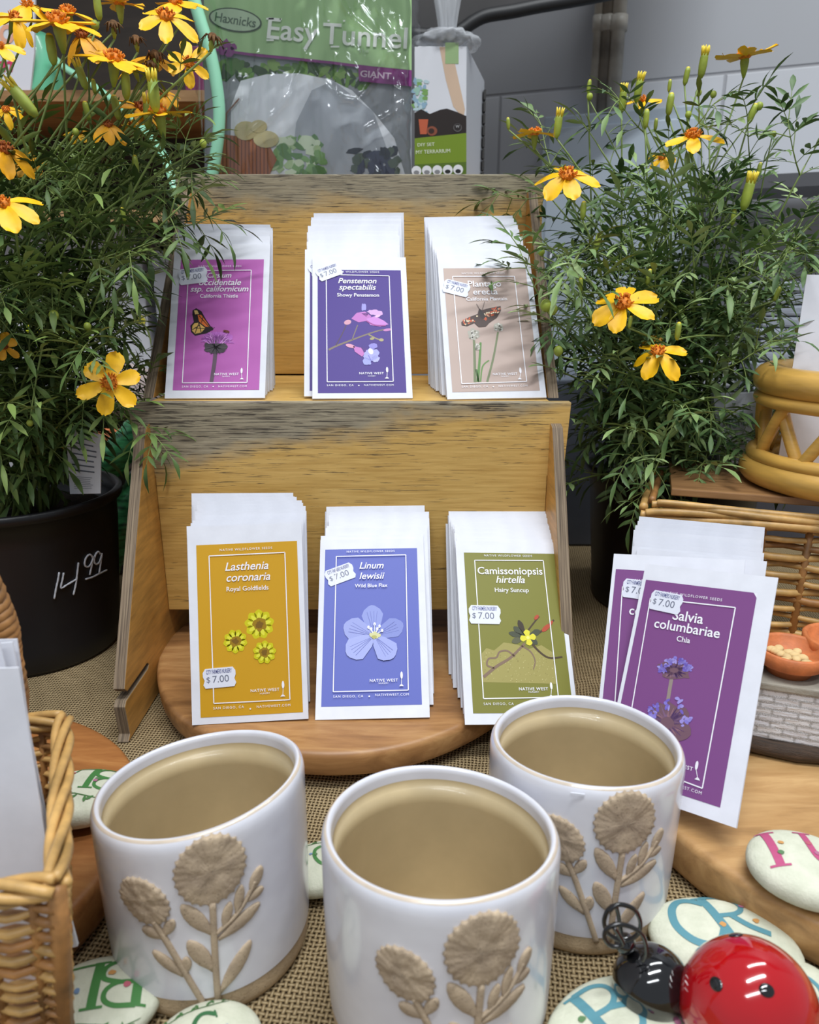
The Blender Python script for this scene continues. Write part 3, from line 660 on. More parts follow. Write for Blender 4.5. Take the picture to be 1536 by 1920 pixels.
def ceramic_pot(label, c, H, R, tx, ty, ang, seed):
    root = empty('ceramic_pot', label, 'flower pot', (c[0], c[1], 0), 0, 'white ceramic pots with raised flowers')
    ph = seed*1.7
    def sl(p):   # the rim is thrown a little slanted and wavy
        k = max(0, p.z/H)**1.3; a = math.atan2(p.y, p.x)
        return V(p.x, p.y, p.z-k*(math.tan(tx)*p.x+math.tan(ty)*p.y)+k*.0008*math.sin(2*a+ph))
    f = lambda p, a: sl(p)
    zb = .0133; body = MB(); prof = []
    for i in range(22):
        z = zb+(H-.006-zb)*i/21; prof.append((pot_radius(z, H, R), z))
    r = pot_radius(H, H, R); th = .0046
    prof += [(r-.0004, H-.0035), (r-.0013, H-.0012), (r-.0024, H-.0002), (r-.0034, H-.0002), (r-.0044, H-.0016), (r-th, H-.0035), (r-th-.0003, H-.0075)]
    mi = [0]*21+[0, 0, 1, 0, 0, 0, 0]+[0]
    body.lathe(prof, 128, mi[:len(prof)-1], fn=f)
    body.build('glazed_wall', [GLAZE, RIMTAN], root)
    b = MB(); pr = [(0, .0005), (R-.008, .0005)]
    for i in range(8): z = .0006+(zb+.0002-.0006)*i/7; pr.append((pot_radius(z, H, R)-.0004, z))
    b.lathe(pr, 128, 0, fn=f); b.build('clay_foot_band', CLAY, root)
    b = MB(); pr = [(r-th-.0003, H-.0072), (r-th-.0009, H-.012)]
    for i in range(9): z = H-.012-(H-.022)*i/8; pr.append((pot_radius(z, H, R)-.0058, z))
    pr += [(R-.010, .0065), (R-.02, .005), (0, .005)]
    b.lathe(pr, 96, 0, fn=f); b.build('tan_interior', TAN, root)
    rg = random.Random(seed)
    for (nm, P, ctr, hgt, n) in RELIEF:
        mb = MB(); N = len(P)
        cx = sum(p[0] for p in P)/N; cz = sum(p[1] for p in P)/N
        if ctr: cx, cz = ctr
        def put(x, z, h):
            z = z/1000; rr = pot_radius(min(z, H), H, R)+h/1000; a = ang+x/1000/R
            return sl(V(rr*math.sin(a), -rr*math.cos(a), z))
        vs = []; fs = []
        if ctr:
            rings = [(1.0, -.5), (1.0, .55), (.96, .85), (.8, .75), (.62, .9), (.48, 1.0), (.34, .7), (.2, .85), (.08, .95)]
            for k, hh in rings:
                for j, (x, z) in enumerate(P):
                    t = 2*PI*j/N; w_ = (.05*math.cos(t*n+.6*math.sin(3*t))*(k > .7)+.16*math.sin(t*5+seed)+.10*math.sin(t*3-k*4)) if .3 < k < .99 else 0
                    tw = (1-k)*.9; dx, dz = (x-cx)*k, (z-cz)*k
                    vs.append(put(cx+dx, cz+dz, hgt*(hh+w_+rg.uniform(-.06, .06)*(k < .99))))
            vs.append(put(cx, cz, hgt*.9))
            M_ = len(rings)
            for i in range(M_-1):
                for j in range(N): fs.append((i*N+j, i*N+(j+1) % N, (i+1)*N+(j+1) % N, (i+1)*N+j))
            for j in range(N): fs.append(((M_-1)*N+j, (M_-1)*N+(j+1) % N, M_*N))
            mb.add(vs, fs, 0)
        else:
            # ribbon-like pieces: pair up both sides of the outline
            h2 = N//2
            if nm == 'leaf':
                A = P[:h2]; B = P[h2+1:][::-1]; tip = P[h2]
            else:
                A = P[:h2]; B = P[h2:][::-1]; tip = None
            for (a, b_) in zip(A, B):
                m_ = ((a[0]+b_[0])/2, (a[1]+b_[1])/2)
                l = lambda k: (m_[0]+(a[0]-m_[0])*k, m_[1]+(a[1]-m_[1])*k); r_ = lambda k: (m_[0]+(b_[0]-m_[0])*k, m_[1]+(b_[1]-m_[1])*k)
                mid = .82 if nm == 'leaf' else 1.0
                for q, hh in ((l(1), -.4), (l(1), .5), (l(.8), .9), (m_, mid), (r_(.8), .9), (r_(1), .5), (r_(1), -.4)): vs.append(put(q[0], q[1], hgt*hh))
            for i in range(len(A)-1):
                for k in range(6): fs.append((i*7+k, i*7+k+1, (i+1)*7+k+1, (i+1)*7+k))
            fs.append(tuple(range(7))[::-1])
            if tip:
                vs.append(put(tip[0], tip[1], hgt*.1)); o = (len(A)-1)*7
                for k in range(6): fs.append((o+k, o+k+1, len(vs)-1))
            else: fs.append(tuple(range((len(A)-1)*7, len(A)*7)))
            mb.add(vs, fs, 0)
        mb.build('raised_'+nm, CLAYR, root)
    return root
ceramic_pot('white glazed pot with raised tan flowers, closest to the willow basket', (-.1002, .3039), .0951, .0496, -.135, .11, 0, 1)
ceramic_pot('white glazed pot with raised flowers in the middle of the three pots', (.0133, .2679), .0982, .0512, .03, .125, -.04, 2)
ceramic_pot('white glazed pot with raised flowers touching the purple sage packet', (.0918, .337), .0948, .0495, .01, .085, -.165, 3)
mb = MB(); p = cyl_hit(1083, 1489, (.0918, .337), .0502)
mb.box((-.0032, -.0004, -.0006), (.0032, .0001, .0006), 0); o = mb.build('paper_scrap', PAPER, None, p, (0, .08, -.08)); tag(o, 'tiny sliver of white paper stuck under a pot rim', 'paper scrap')
# ------------------------------------------------------------------ stroke letters with serifs for the painted stones
GL = {'B': [([(0, 0), (0, 1)], .2), ([(0, 1), (.35, 1), (.55, .88), (.55, .68), (.35, .54), (0, .54)], .11), ([(.3, .54), (.62, .42), (.64, .16), (.4, 0), (0, 0)], .12), ([(-.18, 0), (.12, 0)], .06), ([(-.18, 1), (.12, 1)], .06)],
      'L': [([(0, 0), (0, 1)], .2), ([(0, .02), (.5, .02)], .07), ([(.5, 0), (.56, .26)], .06), ([(-.2, 1), (.2, 1)], .06), ([(-.2, 0), (.1, 0)], .06)],
      'I': [([(0, 0), (0, 1)], .2), ([(-.2, 0), (.2, 0)], .06), ([(-.2, 1), (.2, 1)], .06)],
      'U': [([(0, 1), (0, .3), (.12, .08), (.34, 0), (.56, .1), (.64, .3), (.64, 1)], .16), ([(-.18, 1), (.18, 1)], .06), ([(.46, 1), (.82, 1)], .06)],
      'R': [([(0, 0), (0, 1)], .2), ([(0, 1), (.38, 1), (.58, .86), (.58, .64), (.38, .5), (0, .5)], .11), ([(.25, .5), (.45, .2), (.72, 0)], .15), ([(-.18, 0), (.18, 0)], .06), ([(-.18, 1), (.12, 1)], .06)],
      'O': [([(.4, 1), (.12, .86), (0, .5), (.12, .14), (.4, 0), (.68, .14), (.8, .5), (.68, .86), (.4, 1)], .16)],
      'C': [([(.7, .82), (.5, .98), (.3, 1), (.1, .82), (0, .5), (.1, .18), (.32, 0), (.55, .03), (.72, .2)], .16), ([(.7, .7), (.7, .98)], .06)]}
STONE = m_clay('stone_surface', (196, 198, 176), (218, 218, 198), False)
def painted_stone(label, c, z0, r, rz, word, col, lz=.0, spread=.8, size=1., tilt=(0, 0), off=(0, 0), lrot=0., seed=0, sprig=True):
    root = empty('painted_stone', label, 'painted stone', (c[0], c[1], z0), rz, 'painted letter stones')
    root.rotation_euler = (tilt[0], tilt[1], rz)
    rg = random.Random(seed)
    def surf(x, y, h=0.):
        k = 1-(x/r[0])**2-(y/r[1])**2
        return V(x, y, r[2]*.98+(r[2]+h)*max(k, .0)**.42 if k > 0 else r[2]*.98)
    mb = MB()
    mb.ell((0, 0, r[2]), r, 40, 24, 0, fn=lambda p: V(p.x*(1+.02*math.sin(3*math.atan2(p.y, p.x)+seed)), p.y, (abs(p.z/r[2])**.84)*r[2]*(1 if p.z > 0 else -1)))
    mb.build('stone_body', STONE, root)
    def s2(x, y, h):
        cs, sn = math.cos(lrot), math.sin(lrot); u = off[0]+x*cs-y*sn; v = off[1]+x*sn+y*cs
        q = (u/r[0])**2+(v/r[1])**2
        if q > .9: u, v = u*math.sqrt(.9/q), v*math.sqrt(.9/q); q = .9
        sz = math.sqrt(1-q)
        return V(u*1.004, v*1.004, r[2]+r[2]*(sz**.84)*1.012+h+.0002)
    p = Print(s2, 4e-5); H = r[1]*size; x = -H*.8*len(word)/2*spread
    for ch in word:
        for pts, w_ in GL[ch]:
            Q = crv([V(a, b, 0) for a, b in pts], 5) if len(pts) > 2 else [V(*pts[0], 0).lerp(V(*pts[1], 0), k/6) for k in range(7)]
            p.line([(x+q.x*H, (q.y-.5)*H) for q in Q], w_*H*.85, col)
        p.layer(); x += H*.95*spread
    if sprig:
        g = p; x0 = -H*.9
        FC = [(186, 96, 112), (204, 150, 90), (120, 146, 180), (176, 112, 140), (96, 130, 90)]
        pts = [(x0+H*.4*i, H*.78+H*.06*math.sin(i*1.3)) for i in range(6)]
        g.line(pts, .0006, (70, 110, 60)); g.layer()
        for i in range(9):
            u = x0+H*2*i/9; a = 1.2+.5*(-1)**i; g.petal(u, H*.78, a, H*.22, H*.09, (76, 120, 66))
        for i in range(1 if 'peeking' in label else 5):
            u, v = rg.uniform(-H*.8, H*.8), rg.choice([-.2, .2, -.62, .1])*H; g.layer(); g.ellipse(u, v, H*.065, H*.055, rg.choice(FC), 0, 9, .25, rg)
    p.build('painted_lettering', root)
    return root
GRN = (74, 128, 70); TEAL = (92, 144, 156); PNK = (186, 84, 124)
def stone_at(px, py, Z, *a, **k): q = on(px, py, Z); return (q.x, q.y)
painted_stone('painted stone with green letters BL, lying on the burlap beside the willow basket front', stone_at(176, 1878, .012), .0006, (.029, .024, .009), .25, 'BL', GRN, size=1.0, lrot=PI-.05, off=(.004, .003), seed=1)
painted_stone('painted stone with green letters, squeezed between the willow basket and a pot', stone_at(150, 1492, .042), .0302, (.030, .022, .010), .1, 'BL', GRN, size=.9, lrot=PI-.1, off=(.008, .006), seed=2)
painted_stone('painted stone with dark green sprig, mostly hidden between two pots', stone_at(600, 1628, .010), .0006, (.023, .018, .009), .4, 'O', GRN, size=.8, off=(.002, 0), seed=3)
painted_stone('painted stone half cut off under the pot beside the willow basket', stone_at(388, 1958, .010), .0006, (.024, .019, .009), .2, 'C', (60, 110, 70), size=.8, lrot=.3, seed=4)
painted_stone('painted stone with teal letters CR, behind the red ladybug', stone_at(1362, 1768, .012), .0006, (.036, .027, .0095), -.35, 'CR', TEAL, size=1.05, lrot=.55, off=(-.008, .006), seed=5)
painted_stone('painted stone with teal letter B, under the head of the ladybug', stone_at(1168, 1945, .012), .0006, (.036, .028, .0095), .5, 'B', TEAL, size=1.0, off=(.0, .008), seed=6)
painted_stone('painted stone with teal letter, peeking out behind the red shell of the ladybug', stone_at(1498, 1880, .008), .0006, (.022, .018, .008), .8, 'O', TEAL, size=.9, seed=7)
painted_stone('painted stone with pink letters UI and blossoms, on the pale round board', stone_at(1512, 1632, .040), .0298, (.0285, .024, .0105), -.45, 'IU', PNK, size=1.0, lrot=.35, off=(-.002, .004), seed=8)
# ------------------------------------------------------------------ ladybug ornament
lb = empty('ladybug_ornament', 'glossy red ladybug ornament with black head and curled wire antennae', 'ornament', (.143, .240, 0))
RED = M('red_gloss_paint', (172, 4, 16), .12, coat=1, var=.06, vscale=20); BLK = M('black_gloss_paint', (10, 10, 12), .10, coat=1)
ax = Matrix.Rotation(-.18, 4, 'Z')
def lbd(p): q = ax @ V(p[0], p[1], p[2]); return q
RX, RY, RZ_ = .0282, .0262, .0315
mb = MB(); mb.ell((0, 0, .026), (RX, RY, RZ_), 56, 34, 0, rot=ax.to_3x3(), fn=lambda p: V(p.x, p.y, p.z if p.z > 0 else p.z*.55)); mb.build('red_shell', RED, lb)
def surfpt(az, el, k=1.): return lbd((RX*math.cos(el)*math.cos(az)*k, RY*math.cos(el)*math.sin(az)*k, RZ_*math.sin(el)*k))+V(0, 0, .026)
for (px, py, s_) in ((1380, 1753, .0031), (1343, 1845, .0030), (1438, 1857, .0030), (1492, 1795, .0030), (1310, 1800, .0)):
    if not s_: continue
    d = ray(px, py); inv = ax.inverted(); o0 = inv @ (V(0, 0, CAMZ)-V(.143, .240, .026)); dd = inv.to_3x3() @ d
    A = sum((dd[i]/(RX, RY, RZ_)[i])**2 for i in range(3)); B = 2*sum(dd[i]*o0[i]/(RX, RY, RZ_)[i]**2 for i in range(3)); C_ = sum((o0[i]/(RX, RY, RZ_)[i])**2 for i in range(3))-1
    D = B*B-4*A*C_
    if D < 0: continue
    q = o0+dd*((-B-math.sqrt(D))/2/A); nrm = V(q.x/RX**2, q.y/RY**2, q.z/RZ_**2).normalized()
    rot = (ax.to_3x3() @ nrm.to_track_quat('Z', 'Y').to_matrix())
    m2 = MB(); m2.ell(ax @ q+V(0, 0, .026), (s_, s_*.85, .0007), 18, 8, 0, rot=rot); m2.build('black_spot', BLK, lb)
m2 = MB(); hc = V(on(1222, 1842, .0225).x-.143, on(1222, 1842, .0225).y-.240, .0225)
m2.ell(hc, (.0170, .0162, .0158), 40, 26, 0); m2.build('head', BLK, lb)
q = at(1172, 1769, .262); q = V(q.x-.143, q.y-.240, q.z); m2 = MB(); m2.ell(q, (.0047, .0047, .0047), 24, 14); m2.build('nose_ball', BLK, lb)
WIRE = M('black_wire', (14, 14, 16), .25, coat=.6)
def antenna(pxs, Y0, Y1):
    P = []; n = len(pxs)
    for i, (x, y) in enumerate(pxs):
        Yv = Y0+(Y1-Y0)*i/(n-1); a = at(x, y, Yv); P.append(V(a.x-.143, a.y-.240, a.z))
    mm = MB(); mm.tube(crv(P, 7), .00098, 8); mm.build('antenna', WIRE, lb)
antenna([(1166, 1782), (1166, 1762), (1163, 1735), (1155, 1700), (1140, 1707), (1133, 1730), (1143, 1752), (1170, 1764), (1195, 1752), (1201, 1728), (1188, 1704), (1160, 1696), (1142, 1708)], .262, .252)
antenna([(1205, 1802), (1212, 1785), (1207, 1757), (1188, 1740), (1160, 1733), (1138, 1742), (1134, 1760), (1148, 1774), (1168, 1770), (1160, 1752), (1152, 1740)], .250, .247)
TW = M('white_twine', (226, 226, 236), .8, bmp=.3)
m2 = MB(); 
for (a, b_, c_) in (((1262, 1900), (1285, 1910), (1310, 1925)), ((1270, 1915), (1288, 1902), (1322, 1918)), ((1280, 1925), (1276, 1905), (1266, 1896))):
    P = [on(*k, .006)-V(.143, .240, 0) for k in (a, b_, c_)]; m2.tube(crv(P, 6), .0013, 8)
m2.build('twine_bow', TW, lb)
# ------------------------------------------------------------------ miniature brick wall planter
mp = empty('fairy_garden_planter', 'miniature white brick planter with terracotta bowls on a dark log', 'ornament', (.262, .408, .0297), -.33)
LOG = M('dark_log', (62, 46, 34), .6, var=.3, vscale=30, stretch=(2, 20, 20), bmp=.6, bscale=160)
mb = MB(); P = [V(-.062+.155*i/10, -.004+.001*math.sin(i*2.1), .0062+.0006*math.sin(i*1.7)) for i in range(11)]; mb.tube(P, [.0058+.0006*math.sin(i*2.7) for i in range(11)], 14)
mb.build('log_base', LOG, mp)
m_, nt, b = newmat('tiny_white_bricks')
bt = nt.nodes.new('ShaderNodeTexBrick'); bt.inputs['Scale'].default_value = 60; bt.inputs['Mortar Size'].default_value = .03; bt.inputs['Color1'].default_value = lin((228, 228, 231)); bt.inputs['Color2'].default_value = lin((212, 212, 218)); bt.inputs['Mortar'].default_value = lin((172, 170, 168))
bt.inputs['Brick Width'].default_value = .9; bt.inputs['Row Height'].default_value = .26
vv = nt.nodes.new('ShaderNodeVectorMath'); vv.operation = 'ADD'; ns = nt.nodes.new('ShaderNodeTexNoise'); ns.inputs['Scale'].default_value = 120
sc = nt.nodes.new('ShaderNodeVectorMath'); sc.operation = 'SCALE'; sc.inputs['Scale'].default_value = .006; nt.links.new(ns.outputs['Color'], sc.inputs[0])
nt.links.new(coords(nt, 'Object', (1, 1, 1), (PI/2, 0, 0)), vv.inputs[0]); nt.links.new(sc.outputs[0], vv.inputs[1]); nt.links.new(vv.outputs[0], bt.inputs['Vector'])
nt.links.new(bt.outputs['Color'], b.inputs['Base Color']); b.inputs['Roughness'].default_value = .6
bump(nt, b, mth(nt, 'ADD', mth(nt, 'MULTIPLY', bt.outputs['Fac'], -1), noise(nt, 200, coords(nt, 'Object', (.4, 1, 1.6)), 3)), .9, .0012)
mb = MB(); mb.box((-.058, -.0045, .0115), (.0035, .012, .0475)); mb.build('brick_wall', m_, mp, bevel=.0012)
mb = MB(); mb.box((-.062, -.006, .0468), (.02, .045, .0515)); mb.build('ledge', M('grey_ledge', (150, 144, 132), .8, var=.15, bmp=.5), mp, bevel=.001)
mb = MB(); mb.box((-.062, .012, .0055), (.055, .046, .047)); mb.build('rear_block', M('mossy_stone', (120, 116, 104), .9, var=.25, vscale=120, bmp=.6), mp, bevel=.002)
mb = MB(); mb.box((.0035, -.002, .0108), (.055, .012, .0468)); mb.build('doorway', M('dark_doorway', (96, 78, 58), .6, var=.35, vscale=90, bmp=.5), mp, bevel=.002)
for (x, z) in ((.013, .030), (.012, .020)):
    mb = MB(); mb.ell((x, -.003, z), (.0035, .003, .005), 16, 10); mb.build('door_figure', M('dark_figure', (44, 38, 34), .25, coat=.4), mp)
TERRA = M('terracotta', (192, 110, 62), .6, var=.12, vscale=90, bmp=.25, bscale=300)
def bowl(c, R):
    mb = MB(); mb.lathe([(0, 0), (R*.62, 0), (R*.72, R*.28), (R*.92, R*.34), (R, R*.42), (R*1.02, R*.78), (R*.94, R*.82), (R*.86, R*.76), (R*.8, R*.5), (0, R*.36)], 48, 0, c=c); o = mb.build('terracotta_bowl', TERRA, mp)
    return o
bowl((-.024, .016, .0512), .0215)
mb = MB(); rg = random.Random(3)
for _ in range(16): mb.ell((-.024+rg.uniform(-.011, .011), .016+rg.uniform(-.009, .009), .0622), (.004, .003, .002), 8, 6, 0, rot=Matrix.Rotation(rg.uniform(0, 3), 3, 'Z'))
mb.build('bowl_filling', M('pale_chips', (206, 178, 128), .8, var=.2), mp, None)
bowl((.008, .040, .0512), .0225)
mb = MB()
for i in range(26):
    a = rg.uniform(0, 6.28); q = V(.012+rg.uniform(-.012, .022), -.002+rg.uniform(-.006, .010), .053+rg.uniform(0, .007))
    mb.ell(q, (.0052, .0028, .0014), 10, 6, rg.choice([0, 0, 1]), rot=Matrix.Rotation(a, 3, 'Z') @ Matrix.Rotation(.6, 3, 'Y'))
mb.build('succulent_leaves', [M('grey_succulent', (128, 138, 134), .5, var=.15), M('lime_succulent', (136, 158, 62), .5)], mp)
# ------------------------------------------------------------------ willow baskets
WIL = M('willow', (190, 150, 90), .45, var=.16, vscale=60, stretch=(1, 1, 1), bmp=.15)
WILD = M('dark_willow', (150, 106, 60), .5, var=.25, vscale=50, bmp=.2)
def woven_wall(mb, a0, a1, b0, b1, rows, stakes, r=.0018, amp=.0024, seed=0):
    """a0->a1 bottom edge, b0->b1 top edge; strands woven round upright stakes"""
    rg = random.Random(seed); nrm = (a1-a0).cross(b0-a0).normalized()
    for k in range(stakes):
        t = (k+.5)/stakes; mb.tube([a0.lerp(a1, t), a0.lerp(a1, t).lerp(b0.lerp(b1, t), .5), b0.lerp(b1, t)], r*1.15, 7, 1)
    for i in range(rows):
        v = (i+.5)/rows; p0, p1 = a0.lerp(b0, v), a1.lerp(b1, v); P = []; n = stakes*4; ph = i % 2
        rr = r*rg.uniform(.8, 1.2); dz = rg.uniform(-.0006, .0006)
        for k in range(n+1):
            u = k/n; w_ = math.cos(PI*(u*stakes-.5+ph)+PI/2); P.append(p0.lerp(p1, u)+nrm*amp*w_+V(0, 0, dz+rg.uniform(-.0003, .0003)))
        mb.tube(P, rr, 7, 0 if rg.random() < .75 else 1)
def braid(mb, pts, r=.0024, n=3, R=.0036, turns=10, m=0):
    Q = crv(pts, 14); L = len(Q)
    for s_ in range(n):
        P = []
        for i, q in enumerate(Q):
            t = (Q[min(i+1, L-1)]-Q[max(i-1, 0)]).normalized(); u = t.cross(V(0, 0, 1)).normalized() if abs(t.z) < .95 else V(1, 0, 0); w_ = t.cross(u)
            a = 2*PI*(turns*i/L+s_/n); P.append(q+u*math.cos(a)*R+w_*math.sin(a)*R)
        mb.tube(P, r, 7, m)
# left basket
wb = empty('willow_basket', 'square woven willow basket holding white packets at the left edge', 'basket', (-.21, .27, .0297))
def lo(p): return V(p.x+.21, p.y-.27, p.z-.0297)
TFR = on(104, 1648, .121); TBR = on(116, 1340, .121); TFR.z = TBR.z = .118
TFL = TFR+V(-.155, -.012, 0); TBL = TBR+V(-.155, -.012, 0)
BFR = on(122, 1930, .033); BBR = V(BFR.x-.040, BFR.y+.088, .033); BFL = BFR+V(-.13, -.01, 0); BBL = BBR+V(-.12, -.01, 0)
for nm, a, b_, c_, d_, st_, sd in (('front_wall', BFL, BFR, TFL, TFR, 9, 1), ('back_wall', BBL, BBR, TBL, TBR, 8, 2), ('right_wall', BFR, BBR, TFR, TBR, 7, 3), ('left_wall', BFL, BBL, TFL, TBL, 7, 4)):
    mb = MB(); woven_wall(mb, lo(a), lo(b_), lo(c_), lo(d_), 22, st_, .00155, seed=sd); o = mb.build('woven_'+nm.split('_')[1], [WIL, WILD], wb); tag(o, 'woven willow %s of the basket' % nm.replace('_', ' '))
for a, b_, nt_ in ((TFL, TFR, 6), (TBL, TBR, 5), (TFR, TBR, 5), (TFL, TBL, 5)):
    mb = MB(); m_ = (lo(a)+lo(b_))/2+V(0, 0, -.002); braid(mb, [lo(a), m_, lo(b_)], .0020, 4, .0032, nt_*.26); mb.build('rim_braid', WIL, wb)
for p_ in (BFR, BBR):
    q = TFR if p_ is BFR else TBR; mb = MB(); mb.tube([lo(p_), lo(p_).lerp(lo(q), .5)+V(.001, -.001, 0), lo(q)], .0034, 9); mb.build('corner_post', WILD, wb)
mb = MB(); mb.prism([(lo(p_).x, lo(p_).y) for p_ in (BFL, BFR, BBR, BBL)], lambda p, s: V(p[0], p[1], .0005 if s == 0 else .003)); mb.build('basket_bottom', WILD, wb)
mb = MB(); hp = [at(24, 1345, .318), at(26, 1300, .318), at(14, 1230, .318), at(8, 1180, .318), at(-14, 1120, .318), at(-60, 1040, .315), at(-160, 960, .31), at(-290, 950, .305), at(-420, 1040, .30), at(-480, 1200, .30), at(-500, 1400, .30)]
braid(mb, [lo(p_) for p_ in hp], .0034, 3, .0036, 14); mb.build('handle', WILD, wb)
# white packets standing in it
o0 = envelope_mesh(.145).build('blank_packet', PAPER)
BASEZ = .0335
for i in range(5):
    o = o0 if i == 0 else copy_tree(o0)
    t = i/4; e = [(45, 1262), (40, 1300), (30, 1290), (18, 1256), (8, 1240)][i]
    xr = [-.1505, -.1490, -.1535, -.1600, -.1640][i]; y = .246+.0052*i
    pose(o, xr-.040+.004, y, BASEZ+.0003, 3.5+.4*i, [2, 9, 5, 3, 2][i], [-1.2, -5.5, -3.2, -2, -1][i])
    if i in (1, 2): o.location.z += [0, .0042, .0026][i]
    tag(o, ['frontmost blank white packet standing in the square willow basket', 'blank white packet splayed second from the front in the square willow basket', 'blank white packet third from the front in the square willow basket', 'blank white packet fourth from the front in the square willow basket', 'rearmost blank white packet in the square willow basket'][i], 'packet', 'white packets in the willow basket')
# right crate
cr = empty('willow_crate', 'low woven willow crate behind the purple sage packets', 'crate', (.24, .56, .0297), -.30)
rotc = Matrix.Rotation(.30, 3, 'Z')
def lc(p): return rotc @ V(p.x-.24, p.y-.56, 0)+V(0, 0, p.z-.0297)
A0, A1 = V(-.040, .008, .003), V(.24, .008, .003)
B0, B1 = V(-.047, .0, .113), V(.25, .0, .113)
mb = MB(); woven_wall(mb, A0, A1, B0, B1, 15, 9, .0027, .0032, 5); mb.build('woven_front', [WIL, WILD], cr)
mb = MB(); woven_wall(mb, V(-.040, .10, .003), A0, V(-.047, .10, .113), B0, 15, 4, .0027, .0032, 6); mb.build('woven_side', [WIL, WILD], cr)
for k in range(4):
    mb = MB(); rg = random.Random(40+k); P = [V(-.056+.004*k, -.004-.003*(k % 2), .1135+.0045*k-.002*(k % 2))]+[V(-.03+.07*i, -.0045-.003*((k+i) % 2), .1120+.0044*k+.0025*math.sin(i*1.4+k)) for i in range(5)]
    mb.tube(crv(P, 8), .0034-.0003*k, 8); mb.build('rim_rod', WIL, cr)
mb = MB(); mb.tube(crv([V(-.054, .0, .118), V(-.050, .05, .121), V(-.044, .105, .119)], 8), .0036, 8); mb.tube(crv([V(-.048, .002, .124), V(-.044, .05, .126), V(-.040, .105, .124)], 8), .003, 8, 1); mb.build('rim_rod', [WIL, WILD], cr)
mb = MB(); mb.box((-.034, .004, .1285), (.25, .105, .1345)); o = mb.build('wooden_lid_board', m_board('brown_lid_wood', (120, 86, 54), (156, 116, 76), (178, 138, 96)), None, (.24, .56, .0297), (0, 0, -.30), bevel=.001); tag(o, 'plain brown wooden board laid over the willow crate under the rattan basket', 'board')
# rattan basket
RAT = M('rattan_cane', (200, 156, 76), .35, var=.12, vscale=18, stretch=(1, 1, 6), coat=.25, bmp=.05)
rb = empty('rattan_basket', 'round honey-coloured rattan basket with open lattice sides on the wooden board', 'basket', (.349, .585, .1645))
def ring(name, R, r, z, m=RAT, fl=1.):
    mb = MB(); mb.tube([V(R*math.cos(2*PI*i/72), R*math.sin(2*PI*i/72), z) for i in range(72)], r, 14, closed=True, flat=fl); return mb.build(name, m, rb)
ring('top_ring', .0635, .0118, .083); ring('upper_binding_ring', .0680, .0052, .068); ring('lower_binding_ring', .0680, .0056, .0235); ring('bottom_ring', .0665, .0110, .0112)
mb = MB(); mb.lathe([(0, .012), (.06, .012), (.06, .016), (0, .016)], 48); mb.build('base_plate', RAT, rb)
ns_ = 9
for i in range(ns_):
    for sgn in (1, -1):
        a0 = 2*PI*(i+.3)/ns_; a1 = a0+sgn*.48
        rr = .0655 if sgn > 0 else .0615
        P = [V(rr*math.cos(a0+(a1-a0)*k/6), rr*math.sin(a0+(a1-a0)*k/6), .020+.052*k/6) for k in range(7)]
        mb = MB(); mb.tube(P, .0048, 8); mb.build('lattice_cane', RAT, rb)
for i in range(4):
    o = copy_tree(o0); pose(o, .333+.012*i, .572+.004*i, .1812, [5, 4, 3, 3][i], [-14, -22, -26, -30][i], [1.5, 1.2, 1.0, .5][i])
    tag(o, ['frontmost', 'second', 'third', 'rearmost'][i]+' blank white packet standing in the round rattan basket', 'packet', 'white packets in the rattan basket')
# ------------------------------------------------------------------ marigold plants in nursery pots
def leafmat(name, lo, mid, hi):
    m, nt, b = newmat(name)
    nt.links.new(ramp(nt, noise(nt, 28, coords(nt), 2), [(.3, lo), (.52, mid), (.74, hi)]), b.inputs['Base Color'])
    b.inputs['Roughness'].default_value = .5; b.inputs['Specular IOR Level'].default_value = .35
    b.inputs['Subsurface Weight'].default_value = 0; return m
PET = M('yellow_petal', (250, 188, 8), .5, var=.05, vscale=120); PETD = M('amber_petal', (226, 160, 14), .55, var=.08, vscale=120)
CEN = M('orange_florets', (206, 118, 20), .7, var=.2, vscale=700); CEND = M('brown_florets', (150, 78, 26), .8, var=.3, vscale=700)
CALY = M('green_calyx', (150, 164, 62), .5, var=.12, vscale=80); BUDY = M('bud_tip', (232, 206, 60), .5, var=.1, vscale=200)
STEMG = M('green_stem', (122, 140, 74), .55, var=.12, vscale=40); WITH = M('withered_petals', (92, 62, 30), .85, var=.35, vscale=300)
BLKP = M('black_pot_plastic', (16, 16, 20), .42, bmp=.06, bscale=90, var=.2, vscale=12); SOIL = M('potting_soil', (44, 34, 26), .95, var=.5, vscale=240, bmp=1, bscale=200)
def frame_for(n):
    n = n.normalized(); a = n.orthogonal().normalized(); return a, n.cross(a), n
def leaflet(mb, p, d, up, L, w, m, curl):
    d = d.normalized(); s_ = d.cross(up)
    if s_.length < 1e-6: s_ = d.orthogonal()
    s_.normalize(); u = s_.cross(d)
    vs = []; prof = ((0, .16), (.22, .62), (.48, 1), (.74, .74), (1, .06))
    for t, k in prof:
        c = p+d*(L*t)-u*(curl*L*t*t); h = w*.5*k
        vs += [c-s_*h+u*(h*.35), c, c+s_*h+u*(h*.35)]
    fs = []
    for i in range(len(prof)-1):
        o = i*3; fs += [(o, o+1, o+4, o+3), (o+1, o+2, o+5, o+4)]
    mb.add(vs, fs, m)
